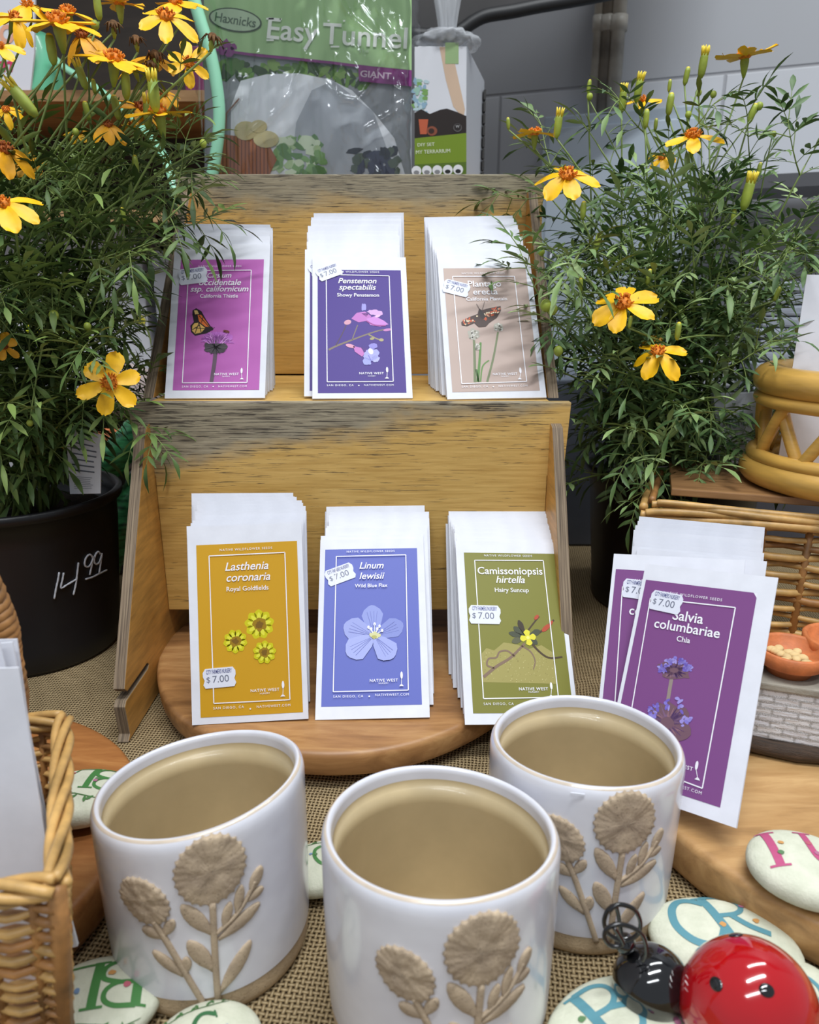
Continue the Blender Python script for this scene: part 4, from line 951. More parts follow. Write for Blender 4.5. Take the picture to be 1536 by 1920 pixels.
def leaf(mb, p, d, up, L, rg, k=5, m=0, wf=.20):
    """pinnate leaf: a rachis with paired toothed leaflets and one at the end"""
    d = d.normalized(); s_ = d.cross(up)
    if s_.length < 1e-6: s_ = d.orthogonal()
    s_.normalize(); u = s_.cross(d).normalized(); curl = rg.uniform(.1, .5)
    pairs = (k-1)//2; P = []
    for i in range(5): t = i/4; P.append(p+d*(L*.62*t)-u*(curl*L*.3*t*t))
    mb.tube(P, [L*.011, L*.010, L*.009, L*.008, L*.006], 4, 1, cap=False)
    for j in range(pairs):
        t = .25+.65*(j+.5)/pairs; q = p+d*(L*.62*t)-u*(curl*L*.3*t*t); ll = L*rg.uniform(.36, .5)*(1-.25*abs(t-.6))
        for sg in (1, -1):
            dd = d*rg.uniform(.5, .85)+s_*sg*rg.uniform(.6, .9)+u*rg.uniform(-.3, .25); leaflet(mb, q, dd, u+s_*rg.uniform(-.4, .4), ll, ll*wf*rg.uniform(.85, 1.25), m, rg.uniform(0, .35))
    leaflet(mb, P[-1], (P[-1]-P[-2])+d*.001, u, L*rg.uniform(.42, .55), L*.1*wf/.2*rg.uniform(.9, 1.2), m, rg.uniform(.1, .5))
def make_flower(root, p, n, R, rg, npet=6, droop=.1, old=False, w=.54, face=None):
    """petals as the part, with florets and calyx below it as its own pieces; local frame at the flower"""
    a, b_, n = frame_for(n); mb = MB(); a0 = rg.uniform(0, 6.28)
    for i in range(npet):
        an = a0+2*PI*(i+rg.uniform(-.16, .16))/npet; r = a*math.cos(an)+b_*math.sin(an); t = n.cross(r)
        L = R*rg.uniform(.82, 1.08); ww = R*w*rg.uniform(.85, 1.15); dr = droop+rg.uniform(-.12, .18); tw = rg.uniform(-.25, .25)
        vs = []; prof = ((.10, .22), (.3, .62), (.55, .92), (.8, 1.0), (.95, .72), (1.0, .36))
        for u, k in prof:
            c = p+r*(L*u)-n*(dr*L*u*u)+n*(.04*L)
            for v in (-1, -.5, 0, .5, 1):
                e = L*.05*(abs(v) == .5)*(u > .9)
                vs.append(c+t*(ww*.5*k*v)+n*(ww*(.10*(abs(v)-.4)+tw*v*u*.5))+r*e)
        fs = [(o*5+q, o*5+q+1, o*5+q+6, o*5+q+5) for o in range(len(prof)-1) for q in range(4)]
        mb.add(vs, fs, 0)
    fl = mb.build('flower', [PETD if old else PET], root, solid=-1)
    mb = MB(); R2 = R*.27
    mb.ell(p+n*(R*.07), (R2*.85, R2*.85, R2*.55), 14, 8, 0, rot=Matrix((a, b_, n)).transposed())
    for i in range(34):
        th = math.acos(1-rg.random()*1.0); ph = rg.uniform(0, 6.28); d = a*math.sin(th)*math.cos(ph)+b_*math.sin(th)*math.sin(ph)+n*math.cos(th)
        q = p+n*(R*.07)+a*(d.dot(a)*R2*.8)+b_*(d.dot(b_)*R2*.8)+n*(d.dot(n)*R2*.5)
        mb.tube([q, q+(d+n*.9).normalized()*R2*.42], [R2*.11, R2*.075], 5, 0)
    mb.build('flower_center', [CEND if old else CEN], fl)
    mb = MB(); h = R*.62
    mb.tube([p+n*(R*.05), p-n*(h*.25), p-n*(h*.7), p-n*h], [R*.14, R*.15, R*.10, R*.045], 10, 0); mb.build('calyx', CALY, fl)
    return fl, p-n*h
def make_bud(root, p, d, L, rg, opening=False):
    d = d.normalized(); mb = MB(); r = L*.165
    mb.tube([p-d*(L*.55), p-d*(L*.4), p-d*(L*.1), p+d*(L*.2), p+d*(L*.34)], [r*.4, r*.85, r, r*.95, r*.75], 10, 0)
    bd = mb.build('bud', [CALY, BUDY], root); mb = MB(); a, b_, n = frame_for(d)
    if opening:
        for i in range(7):
            an = 2*PI*i/7; q = p+d*(L*.26)+(a*math.cos(an)+b_*math.sin(an))*r*.65
            mb.tube([q, q+d*(L*.22)+(a*math.cos(an)+b_*math.sin(an))*r*.15, q+d*(L*.36)+(a*math.cos(an)+b_*math.sin(an))*r*rg.uniform(.1, .5)], [r*.26, r*.28, r*.1], 6, 0)
    else: mb.ell(p+d*(L*.32), (r*.74, r*.74, r*.62), 10, 6, 0)
    mb.build('bud_tip', BUDY, bd); return bd, p-d*(L*.55)
def round_bud(root, p, d, r):
    mb = MB(); mb.ell(p, (r, r, r*1.1), 12, 8); mb.build('bud', CALY, root); return p-d.normalized()*r
def withered(root, p, d, R, rg):
    mb = MB(); d = d.normalized(); a, b_, n = frame_for(d)
    for i in range(11):
        an = rg.uniform(0, 6.28); r = a*math.cos(an)+b_*math.sin(an)
        mb.tube([p+r*R*.1, p+r*R*.45+n*R*.2, p+r*R*rg.uniform(.5, .9)-n*R*rg.uniform(0, .6)], [R*.1, R*.14, R*.05], 5, 0, flat=.4)
    mb.ell(p+n*R*.1, (R*.36, R*.36, R*.3), 10, 6); mb.build('withered_flower', WITH, root)
    mb = MB(); mb.tube([p, p-n*R*.5, p-n*R*.9], [R*.2, R*.22, R*.09], 8); mb.build('withered_calyx', CALY, root); return p-n*R*.9
def plant_pot(root, Rt, Rb, H):
    mb = MB(); n = 72
    prof = [(0, .002), (Rb-.006, .002), (Rb-.002, .0005), (Rb, .004), (Rb+.0015, .020), (Rb+.001, .022), (Rb+(Rt-Rb)*.85, H-.030), (Rt-.001, H-.010), (Rt+.0035, H-.009), (Rt+.005, H-.0055), (Rt+.0048, H-.002), (Rt+.003, H), (Rt-.0005, H-.001), (Rt-.003, H-.012), (Rt-.006, H-.025), (0, H-.025)]
    mb.lathe(prof, n); mb.build('nursery_pot', BLKP, root)
    mb = MB(); P = [(Rt-.0045, H-.0225)]+[((Rt-.005)*k, H-.0215+.004*(1-k)) for k in (.85, .65, .45, .25, .1)]+[(0, H-.017)]
    rg = random.Random(9); mb.lathe(P, 48, 0, fn=lambda p, a: V(p.x, p.y, p.z+rg.uniform(-.0015, .0015))); mb.build('soil', SOIL, root)
def plant(root, base, H, Rt, targets, lm, seed, L0, dens, wf=.2):
    """branches from the soil to every target, each with pairs of leaves and short side shoots"""
    rg = random.Random(seed); lo_ = lambda p: p-base; tips = []
    for (T, thick, lf) in targets:
        p0 = base+V(rg.uniform(-.55, .55)*Rt*.55, rg.uniform(-.5, .5)*Rt*.55, H-.022)
        ln = (T-p0).length; mid = p0.lerp(T, .45)+V(0, 0, ln*.16)-V((T-p0).x, (T-p0).y, 0)*.12+V(rg.uniform(-.02, .02), rg.uniform(-.02, .02), 0)
        P = bez(p0, mid, T, 12); st_ = MB(); lv = MB()
        st_.tube([lo_(p) for p in P], [thick*(1-.62*i/12) for i in range(13)], 6)
        nn = max(3, int(ln*dens)); ph = rg.uniform(0, 6.28)
        for k in range(nn):
            t = .16+.84*(k+rg.uniform(.1, .9))/nn
            if not lf and t > .7: continue
            i = min(11, int(t*12)); f = t*12-i; q = P[i].lerp(P[i+1], f) if i < 12 else P[12]; tg = (P[min(i+1, 12)]-P[i]).normalized()
            a, b_, _n = frame_for(tg); ph += 1.57
            for sg in (0, PI):
                r = a*math.cos(ph+sg)+b_*math.sin(ph+sg); d = (r*rg.uniform(.7, 1.0)+tg*rg.uniform(.25, .8)+V(0, 0, rg.uniform(-.25, .25))).normalized()
                if rg.random() < .34:           # side shoot with its own leaves
                    sl_ = rg.uniform(.03, .065); e = q+d*sl_+V(0, 0, sl_*.25); Q = bez(q, q+d*sl_*.6, e, 4); st_.tube([lo_(x) for x in Q], [thick*.4, thick*.35, thick*.3, thick*.25, thick*.2], 5)
                    for j in range(1, 5):
                        for s2 in (1, -1):
                            aa, bb, _ = frame_for(d); dd = (aa*s2*math.cos(j*1.57)+bb*s2*math.sin(j*1.57))*.8+d*.6
                            leaf(lv, lo_(Q[j]), dd, V(0, 0, 1), L0*rg.uniform(.5, .85), rg, rg.choice([3, 5]), 0 if rg.random() < .72 else 2, wf)
                    leaf(lv, lo_(e), d, V(0, 0, 1), L0*.7, rg, 5, 0, wf)
                else: leaf(lv, lo_(q), d, V(0, 0, 1), L0*rg.uniform(.7, 1.15)*(1-.3*t), rg, rg.choice([3, 5, 5, 7]), 0 if rg.random() < .72 else 2, wf)
        if lf: leaf(lv, lo_(T), (P[12]-P[10]), V(0, 0, 1), L0*.8, rg, 5, 2, wf)
        br = st_.build('branch', STEMG, root)
        if lv.v: lv.build('leaves', lm, br, solid=-1)
        tips.append(P)
    return tips
def stalk(root, base, top, foot, r0=.0010, r1=.0007, bend=.1):
    mid = top.lerp(foot, .5)+V((top-foot).y*.05, 0, bend*(top-foot).length*.5)
    mb = MB(); mb.tube([p-base for p in bez(foot, mid, top, 8)], [r0+(r1-r0)*i/8 for i in range(9)], 6); mb.build('flower_stalk', STEMG, root)
LMR = [leafmat('leaf_green', (50, 74, 42), (90, 118, 68), (126, 150, 94)), STEMG, leafmat('leaf_light', (102, 128, 74), (138, 162, 102), (168, 184, 132))]
LML = [leafmat('leaf_dark', (48, 70, 36), (84, 108, 54), (118, 138, 76)), STEMG, leafmat('leaf_mid', (94, 120, 58), (128, 150, 78), (156, 174, 106))]
CAMV = V(0, 0, CAMZ)
def up_n(p, tilt, side=0.):
    """flower normal: upright tipped towards the aisle by tilt (0 up, 1 facing it)"""
    d = (CAMV-p); d.z = 0; d.normalize(); r = d.cross(V(0, 0, 1))
    return (V(0, 0, 1)*(1-tilt)+d*tilt+r*side).normalized()
def dress(root, base, hub, flowers, buds, rounds, olds, seed, pxk):
    rg = random.Random(seed)
    def foot(p): 
        h = hub+V(rg.uniform(-.09, .09), rg.uniform(-.04, .04), rg.uniform(-.05, .05)); return p.lerp(h, rg.uniform(.55, .8))
    for (px, py, w_, Y, tilt, side, dr, n, old) in flowers:
        p = at(px, py, Y); z = p.y*cp-(p.z-CAMZ)*sp; R = w_/2*(1.24 if px < 700 else 1.12)*z/FPX
        f, e = make_flower(root, p-base, up_n(p, tilt, side), R, rg, n, dr, old); stalk(root, base, e+base, foot(p))
    for (px, py, h, Y, dx, op) in buds:
        p = at(px, py, Y); z = p.y*cp-(p.z-CAMZ)*sp; L = h*z/FPX; b_, e = make_bud(root, p-base, V(dx, -.1, 1), L, rg, op); stalk(root, base, e+base, foot(p), .0009, .0007)
    for (px, py, r, Y, dx) in rounds:
        p = at(px, py, Y); z = p.y*cp-(p.z-CAMZ)*sp; e = round_bud(root, p-base, V(dx, 0, 1), r*z/FPX); stalk(root, base, e+base, foot(p), .0008, .0005)
    for (px, py, r, Y, dx) in olds:
        p = at(px, py, Y); z = p.y*cp-(p.z-CAMZ)*sp; e = withered(root, p-base, V(dx, -.2, 1), r*z/FPX, rg); stalk(root, base, e+base, foot(p), .0009, .0008)
# ---- right plant
RB = V(.268, .738, 0); HP, RT, RBB = .147, .083, .072
rp = empty('potted_marigold', 'potted yellow mountain marigold in an unmarked black pot behind the willow crate', 'potted plant', RB)
plant_pot(rp, RT, RBB, HP)
rg = random.Random(21); T = []
for i in range(6):
    a = rg.uniform(0, 2*PI); rr = math.sqrt(rg.random()); el = rg.uniform(.0, 1)
    T.append((RB+V(math.cos(a)*rr*.165-.005, math.sin(a)*rr*.11-.02, .19+.20*el*(1.15-.55*rr)), rg.uniform(.0016, .0024), True))
for px, py, Y in ((1015, 295, .72), (1040, 380, .70), (1120, 270, .72), (1210, 245, .74), (1330, 270, .74), (1420, 330, .72), (1510, 310, .70), (1520, 420, .68), (1490, 500, .66), (1480, 650, .65), (1022, 515, .63), (1035, 470, .65), (1100, 520, .63), (1180, 420, .66), (1260, 380, .66), (1300, 480, .64),
                  (1060, 700, .63), (1130, 720, .62), (1250, 700, .62), (1340, 690, .62), (1400, 760, .62), (1290, 780, .62), (1180, 800, .61), (1090, 790, .64), (1085, 900, .655), (1240, 850, .62), (1350, 850, .63), (1160, 620, .64), (1230, 560, .64), (1370, 560, .65), (1420, 480, .66), (1030, 600, .62)):
    T.append((at(px, py, Y), .0018, True))
plant(rp, RB, HP, RT, T, LMR, 5, .058, 28, .21)
hub = RB+V(-.01, -.03, .24)
dress(rp, RB, hub,
      [(1397, 108, 96, .72, .10, .05, -.10, 7, False), (1206, 190, 66, .74, .3, .0, .1, 6, False), (1003, 252, 78, .70, .08, .0, .02, 6, False), (1300, 258, 98, .68, .28, .0, .2, 6, False), (1242, 297, 52, .73, .45, .1, .25, 6, False),
       (1065, 332, 108, .66, .44, .0, .32, 6, False), (1168, 572, 124, .60, .44, .05, .22, 6, False), (1234, 662, 92, .60, .42, .05, .42, 6, False), (1222, 640, 34, .66, .5, .1, .1, 6, True)],
      [(953, 230, 22, .70, -.1, False), (1047, 232, 44, .69, .08, True), (1105, 160, 24, .74, .1, False), (1168, 185, 42, .73, 0, True), (1198, 165, 44, .73, .1, True), (1256, 159, 22, .74, 0, False), (1288, 140, 32, .74, .1, False), (1319, 118, 46, .73, .05, True), (1257, 192, 40, .71, .05, False),
       (1212, 220, 34, .70, 0, False), (1412, 210, 36, .70, .25, False), (1094, 392, 34, .66, 0, False), (1121, 452, 34, .64, .15, False), (1217, 517, 30, .63, .1, False), (1376, 405, 30, .66, 0, False), (1403, 360, 58, .65, .12, True), (1424, 316, 26, .68, .1, False), (1089, 532, 26, .62, -.1, False), (1272, 618, 34, .60, 0, False), (1459, 549, 28, .62, .3, False), (1182, 602, 24, .592, .1, False), (1230, 232, 22, .72, 0, False)],
      [(1310, 174, 6, .74, 0), (1338, 177, 6, .73, .2), (1450, 252, 6, .70, .3), (1424, 199, 7, .70, .2), (1106, 181, 6, .74, 0), (1291, 215, 6, .73, 0), (1024, 573, 11, .60, -.2), (1036, 580, 10, .60, -.1), (1015, 472, 7, .64, 0), (1047, 658, 9, .60, .1)], [], 31, 1)
# ---- left plant
LB = V(-.346, .632, 0)
lp = empty('potted_marigold', 'tall potted yellow marigold in the black pot priced 14.99', 'potted plant', LB)
plant_pot(lp, RT, RBB, HP)
rg = random.Random(77); T = []
for i in range(7):
    a = rg.uniform(0, 2*PI); rr = math.sqrt(rg.random()); el = rg.uniform(.0, 1)
    T.append((LB+V(math.cos(a)*rr*.13-.005, math.sin(a)*rr*.10-.01, .19+.25*el*(1.15-.6*rr)), rg.uniform(.0016, .0024), True))
for px, py, Y in ((346, 380, .57), (300, 320, .60), (345, 300, .63), (290, 260, .66), (230, 240, .66), (150, 250, .66), (60, 260, .62), (300, 390, .60), (250, 330, .62), (180, 340, .60), (90, 360, .58), (20, 330, .56), (220, 420, .58), (130, 450, .56), (50, 470, .55), (225, 560, .59), (190, 540, .57), (110, 560, .55), (30, 560, .54),
                  (200, 640, .58), (140, 650, .56), (60, 680, .55), (230, 760, .59), (150, 760, .56), (70, 780, .55), (10, 760, .54), (-40, 500, .56), (-60, 700, .56), (-40, 350, .58)):
    T.append((at(px, py, Y), .0018, True))
plant(lp, LB, HP, RT, T, LML, 6, .056, 29, .20)
hub = LB+V(.0, -.03, .27)
dress(lp, LB, hub,
      [(110, 46, 122, .56, .22, .05, .10, 7, False), (128, 26, 84, .60, .2, 0, .1, 6, False), (52, 12, 66, .60, .3, .1, .5, 6, False), (27, 36, 76, .58, .42, -.3, .75, 6, False), (155, 70, 76, .60, .3, .15, .85, 7, True), (312, 34, 92, .60, .5, 0, .25, 6, False), (330, 8, 88, .63, .3, .1, .2, 6, False), (354, 119, 66, .58, .75, 0, .12, 6, False), (224, 8, 82, .63, .1, 0, .05, 6, False),
       (214, 115, 112, .56, .26, -.1, .10, 6, False), (252, 128, 60, .60, .25, .2, .2, 6, False), (299, 215, 104, .57, .15, .1, .12, 5, False), (308, 178, 46, .60, .5, .1, .6, 6, True), (203, 236, 54, .57, .4, 0, .75, 7, True), (206, 717, 96, .545, .80, .05, .02, 6, False), (8, 386, 98, .50, .35, .3, .45, 6, False), (8, 650, 46, .54, .7, .1, .1, 6, True), (10, 283, 88, .53, .45, -.2, .3, 7, True),
       (148, 250, 44, .62, .4, .1, .3, 6, False), (44, 300, 60, .60, .5, 0, .35, 6, True), (12, 208, 46, .56, .5, .2, .6, 6, False), (290, 112, 84, .62, .3, -.1, .3, 6, True), (262, 205, 74, .59, .3, -.4, .2, 6, True), (0, 90, 60, .52, .4, .2, .4, 5, False), (248, 235, 40, .60, .4, .3, .1, 5, False)],
      [(96, 88, 54, .565, .0, False), (152, 140, 46, .57, -.25, True), (236, 156, 50, .565, .1, False), (217, 198, 44, .58, -.1, False), (288, 172, 62, .56, .0, True), (183, 10, 44, .60, 0, False), (162, 205, 34, .60, -.1, False), (40, 184, 70, .53, -.75, True), (231, 400, 26, .57, -.1, False), (277, 210, 52, .575, .1, True), (254, 306, 34, .58, 0, False), (176, 160, 26, .60, 0, False)],
      [(381, 269, 7, .58, .3), (101, 591, 9, .54, 0), (56, 793, 6, .54, .3), (178, 47, 8, .60, 0), (164, 612, 7, .55, 0), (142, 247, 6, .56, 0)],
      [(398, 72, 25, .57, .25), (213, 48, 24, .61, .1), (291, 105, 26, .60, .0), (255, 75, 22, .62, .0), (283, 122, 22, .60, .2), (200, 300, 16, .60, .1)], 33, 1)
# chalk price on the left pot
CHALK = M('white_chalk', (196, 198, 206), .9, bmp=.4, bscale=900); mb = MB()
def chalk(pts, w_=.0009):
    P = []
    for x, y in pts:
        px, py = x/2.743, 600+y/2.743; q = cyl_hit(px, py, (LB.x, LB.y), .0786)
        rr = RBB+.0015+(RT-.001-RBB-.0015)*min(1, q.z/(HP-.03))*.93; q = cyl_hit(px, py, (LB.x, LB.y), rr+.0003); P.append(q-LB)
    mb.tube(crv(P, 5), [w_*(1 if i % 3 else .8) for i in range((len(P)-1)*5+1)], 5)
chalk([(305, 1298), (298, 1340), (288, 1385), (280, 1434)]); chalk([(328, 1300), (322, 1335), (314, 1378), (345, 1362), (396, 1332)]); chalk([(404, 1248), (398, 1300), (390, 1360), (378, 1414)])
chalk([(478, 1222), (462, 1206), (442, 1225), (436, 1258), (452, 1270), (470, 1250), (480, 1215), (470, 1270), (462, 1310)]); chalk([(518, 1205), (505, 1192), (490, 1210), (484, 1242), (498, 1256), (514, 1238), (524, 1200), (516, 1260), (510, 1300)]); chalk([(440, 1333), (475, 1322), (515, 1302), (550, 1285)])
o = mb.build('chalk_price', CHALK, lp); tag(o, 'handwritten white chalk price 14.99')
# plant tags stuck in the soil
def plant_tag(name, label, q, paint):
    P = [V(*p) for p in q]; mb = MB(); n = (P[1]-P[0]).cross(P[3]-P[0]).normalized()
    mb.prism([0, 1, 2, 3], lambda k, s: P[k]+n*(.0004 if s else -.0004)); o = mb.build(name, M('tag_plastic', (206, 208, 214), .4), None); tag(o, label, 'plant tag')
    sgn = 1 if n.dot(CAMV-P[0]) > 0 else -1
    pr = Print(lambda x, y, h: P[3].lerp(P[2], x).lerp(P[0].lerp(P[1], x), y)+n*sgn*(.0005+h)); paint(pr); pr.build('tag_print', o); return o
def tag_lines(pr):
    rr = random.Random(2)
    for i in range(7):
        y = .88-.085*i; pr.line([(.12, y), (.88-.1*rr.random(), y-.012)], .022, (92, 96, 106))
    for i in range(7): pr.line([(.15, .27-.03*i), (.8-.2*rr.random(), .262-.03*i)], .008, (120, 124, 134))
plant_tag('plant_tag', 'white plastic care tag with text lines in the pot priced 14.99', [at(124, 800, .600), at(190, 815, .590), at(189, 925, .590), at(132, 926, .600)], tag_lines)
def tag_pic(pr):
    pr.rect(.04, .04, .96, .96, (30, 34, 26)); pr.layer(); pr.rect(.04, .55, .96, .96, (88, 150, 60)); pr.layer(); pr.poly([(.04, .3), (.04, .92), (.3, .8), (.36, .4)], (222, 160, 40)); pr.poly([(.4, .9), (.96, .85), (.96, .95)], (226, 230, 226)); pr.layer()
    for x, y in ((.2, .25), (.45, .2), (.7, .3), (.5, .42)): pr.ellipse(x, y, .10, .08, (206, 150, 40), 0, 9, .3, rg); pr.layer()
plant_tag('plant_tag', 'green and yellow picture tag standing in the unmarked black pot', [at(1203, 876, .668), at(1293, 872, .668), at(1292, 925, .668), at(1202, 922, .668)], tag_pic)
# ------------------------------------------------------------------ room behind the table
tag_s = lambda o: tag(o, kind='structure')
mb = MB(); mb.box((-2.6, -2.2, -.86), (2.6, 2.9, -.80)); tag_s(mb.build('floor', M('grey_concrete_floor', (120, 118, 114), .8, var=.1, vscale=4)))
m_, nt, b = newmat('painted_block_wall')
tcw = coords(nt, 'Object'); sx = nt.nodes.new('ShaderNodeSeparateXYZ'); nt.links.new(tcw, sx.inputs[0])
br = nt.nodes.new('ShaderNodeTexBrick'); cx = nt.nodes.new('ShaderNodeCombineXYZ'); nt.links.new(sx.outputs[0], cx.inputs[0]); nt.links.new(sx.outputs[2], cx.inputs[1]); nt.links.new(cx.outputs[0], br.inputs['Vector'])
for k, v in (('Scale', 1.), ('Mortar Size', .0035), ('Mortar Smooth', .6), ('Brick Width', .40), ('Row Height', .20)): br.inputs[k].default_value = v
br.inputs['Color1'].default_value = (1, 1, 1, 1); br.inputs['Color2'].default_value = (1, 1, 1, 1); br.inputs['Mortar'].default_value = (0, 0, 0, 1)
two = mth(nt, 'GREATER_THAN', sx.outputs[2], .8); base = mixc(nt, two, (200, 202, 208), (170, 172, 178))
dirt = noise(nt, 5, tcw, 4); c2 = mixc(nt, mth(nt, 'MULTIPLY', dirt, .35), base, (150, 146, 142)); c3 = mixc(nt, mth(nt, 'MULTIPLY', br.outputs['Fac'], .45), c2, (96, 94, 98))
nt.links.new(c3, b.inputs['Base Color']); b.inputs['Roughness'].default_value = .6; bump(nt, b, mth(nt, 'MULTIPLY', br.outputs['Fac'], -1), .5, .004)
WO = V(.174, 1.6, -.135); wang = math.atan2(-.24, .571)
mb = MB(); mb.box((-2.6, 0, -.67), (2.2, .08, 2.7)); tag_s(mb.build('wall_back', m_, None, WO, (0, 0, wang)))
Wd = V(math.cos(wang), math.sin(wang), 0); Wn = V(math.sin(wang), -math.cos(wang), 0)
def onwall(px, py, off=0.):
    d = ray(px, py); o = V(0, 0, CAMZ); q = WO+Wn*off; t = (q-o).dot(Wn)/d.dot(Wn); return o+d*t
GREYP = M('dirty_conduit', (160, 154, 144), .45, var=.22, vscale=14, bmp=.1)
for px, r, lab, lo_y in ((1119, .0085, 'thin grey conduit pipe nearest the terrarium box side of the wall', 214), (1136, .0105, 'dark grimy conduit pipe in the middle of the three on the wall', 214), (1156, .0125, 'thick grey conduit pipe nearest the blank block wall', 214)):
    q = onwall(px, 100, .03); cd = empty('conduit_pipe', lab, 'pipe', (q.x, q.y, onwall(px, lo_y, .03).z), 0, 'conduit pipes on the wall')
    mb = MB(); mb.tube([V(0, 0, 0), V(0, 0, .5), V(0, 0, 1.2)], r, 16); mb.build('pipe_run', GREYP if px != 1136 else M('grimy_conduit', (112, 104, 94), .5, var=.3, vscale=14), cd)
    mb = MB(); z = onwall(px, 45, .03).z-cd.location.z
    mb.tube([V(0, 0, z-.012), V(0, 0, z+.012)], r*1.25, 16); mb.build('pipe_collar', GREYP, cd)
q = onwall(1150, 215, .05); cb = empty('electrical_cabinet', 'pale blue grey electrical cabinet on the wall behind the flowers', 'cabinet', (q.x, q.y, 0), wang)
zt = q.z; mb = MB(); mb.box((-.117, -.03, zt-.52), (.15, .048, zt)); mb.build('cabinet_body', M('cabinet_paint', (172, 184, 196), .4, var=.03, vscale=6), cb, bevel=.003)
mb = MB(); mb.box((-.105, -.034, zt-.50), (.14, -.0295, zt-.02)); mb.build('cabinet_door', M('cabinet_door_paint', (180, 191, 202), .4), cb, bevel=.002)
mb = MB(); mb.tube([V(-.09, -.037, zt-.28), V(-.09, -.037, zt-.22)], .006, 10); mb.build('door_latch', M('dull_metal', (130, 132, 136), .35, metal=.7), cb)
# metal shelf at the right
a, b_ = onwall(1305, 352, .12), onwall(1640, 352, .12); sh = empty('metal_shelf', 'grey metal shelf with a dark edge on the wall at the right', 'shelf', (a.x, a.y, a.z), wang)
mb = MB(); mb.box((0, -.1, -.012), (.6, .11, .0)); mb.build('shelf_plate', M('shelf_grey', (150, 152, 158), .5), sh)
mb = MB(); mb.box((0, -.104, -.016), (.6, -.1, .003)); mb.build('shelf_lip', M('shelf_dark_lip', (84, 84, 88), .5), sh)
mb = MB(); mb.box((.21, -.09, -.60), (.235, -.06, -.012)); mb.build('upright', M('shelf_upright', (92, 86, 80), .6), sh)
P = crv([onwall(1021, 400, .02), onwall(1024, 440, .02), onwall(1030, 470, .02), onwall(1028, 520, .02)], 6); mb = MB(); mb.tube(P, .004, 8); tag(mb.build('blue_cable', M('blue_cable_sheath', (60, 96, 150), .4)), 'short blue cable hanging by the electrical cabinet', 'cable')
# dark tarp with piped edge, above
edge = [(770, 66), (840, 70), (866, 58), (886, 44), (912, 32), (960, 24), (1010, 14), (1080, 2), (1160, -14), (1300, -50)]
EP = crv([at(x, y, 1.26) for x, y in edge], 5); tp = empty('dark_tarp', 'dark grey tarp with a thick black piped edge hanging at the top', 'tarp', EP[0])
mb = MB(); o0_ = EP[0]; n = len(EP)
vs = [p-o0_ for p in EP]+[V(p.x, p.y-.02, 1.05)-o0_ for p in EP]+[V(p.x, p.y+.04, 1.12)-o0_ for p in EP]
mb.add(vs, [(i, i+1, n+i+1, n+i) for i in range(n-1)]+[(n+i, n+i+1, 2*n+i+1, 2*n+i) for i in range(n-1)]); mb.build('tarp_sheet', M('tarp_grey', (62, 60, 60), .7, var=.15, vscale=6), tp)
mb = MB(); mb.tube([p-o0_+V(0, -.006, 0) for p in EP], .0095, 12); mb.build('piped_edge', M('black_piping', (30, 30, 32), .5), tp)
# ------------------------------------------------------------------ dark shelf unit
DKW = M('dark_shelf_wood', (46, 38, 32), .7, var=.2, vscale=8, stretch=(1, 8, 8)); TANW = m_board('tan_shelf_wood', (132, 96, 60), (168, 128, 84), (190, 152, 106))
su = empty('shelf_unit', 'dark wooden shelf unit with tan boards behind the display', 'shelf unit', (-.35, 1.15, 0))
mb = MB(); mb.box((-.60, .20, 0), (.33, .215, 1.05)); mb.build('back_panel', DKW, su)
mb = MB(); mb.box((-.60, -.23, .388), (.487, .20, .401)); mb.build('shelf_board', TANW, su)
mb = MB(); mb.box((-.60, -.06, .548), (.10, .20, .561)); mb.build('shelf_board', TANW, su)
mb = MB(); mb.box((-.60, -.10, .150), (.30, .20, .163)); mb.build('shelf_board', TANW, su)
mb = MB(); mb.box((-.615, -.22, 0), (-.60, .2, 1.04)); mb.build('side_board', DKW, su)
mb = MB(); mb.box((.315, -.05, 0), (.33, .2, .388)); mb.build('side_board', DKW, su)
mb = MB(); mb.box((-.60, .02, 1.04), (.33, .215, 1.055)); mb.build('top_board', DKW, su)
def carton(name, label, cat, a, b, col, group=None):
    mb = MB(); c = ((a[0]+b[0])/2, (a[1]+b[1])/2, a[2]); mb.box((a[0]-c[0], a[1]-c[1], 0), (b[0]-c[0], b[1]-c[1], b[2]-a[2]))
    o = mb.build(name, M(name+'_%d_%d_%d' % col, col, .5, var=.06, vscale=14), None, c, bevel=.002); tag(o, label, cat, group); return o
carton('plum_box', 'plum coloured box deep on the dark upper shelf', 'box', (-.30, 1.12, .5615), (-.24, 1.2, .62), (120, 44, 92)); carton('violet_box', 'small violet box on the dark upper shelf beside the plum box', 'box', (-.225, 1.12, .5615), (-.19, 1.2, .605), (96, 60, 110))
# ------------------------------------------------------------------ tunnel package in clear film
def film(name, rough=.13, amt=.22, col=(235, 238, 244)):
    if name in MC: return MC[name]
    m = bpy.data.materials.new(name); m.use_nodes = True; nt = m.node_tree; nt.nodes.clear()
    o = nd(nt, 'ShaderNodeOutputMaterial'); t = nd(nt, 'ShaderNodeBsdfTransparent'); g = nd(nt, 'ShaderNodeBsdfGlossy'); mx = nd(nt, 'ShaderNodeMixShader'); lw = nd(nt, 'ShaderNodeLayerWeight')
    g.inputs['Roughness'].default_value = rough; g.inputs['Color'].default_value = lin(col); lw.inputs[0].default_value = .35
    f = mth(nt, 'MULTIPLY_ADD', lw.outputs['Fresnel'], .65, amt); f = mth(nt, 'MINIMUM', f, .9)
    nt.links.new(f, mx.inputs[0]); nt.links.new(t.outputs[0], mx.inputs[1]); nt.links.new(g.outputs[0], mx.inputs[2]); nt.links.new(mx.outputs[0], o.inputs[0]); MC[name] = m; return m
FILM = film('clear_film', .10, .055)
PY = .955; pk0 = at(580, 400, PY); pk0.z = .402
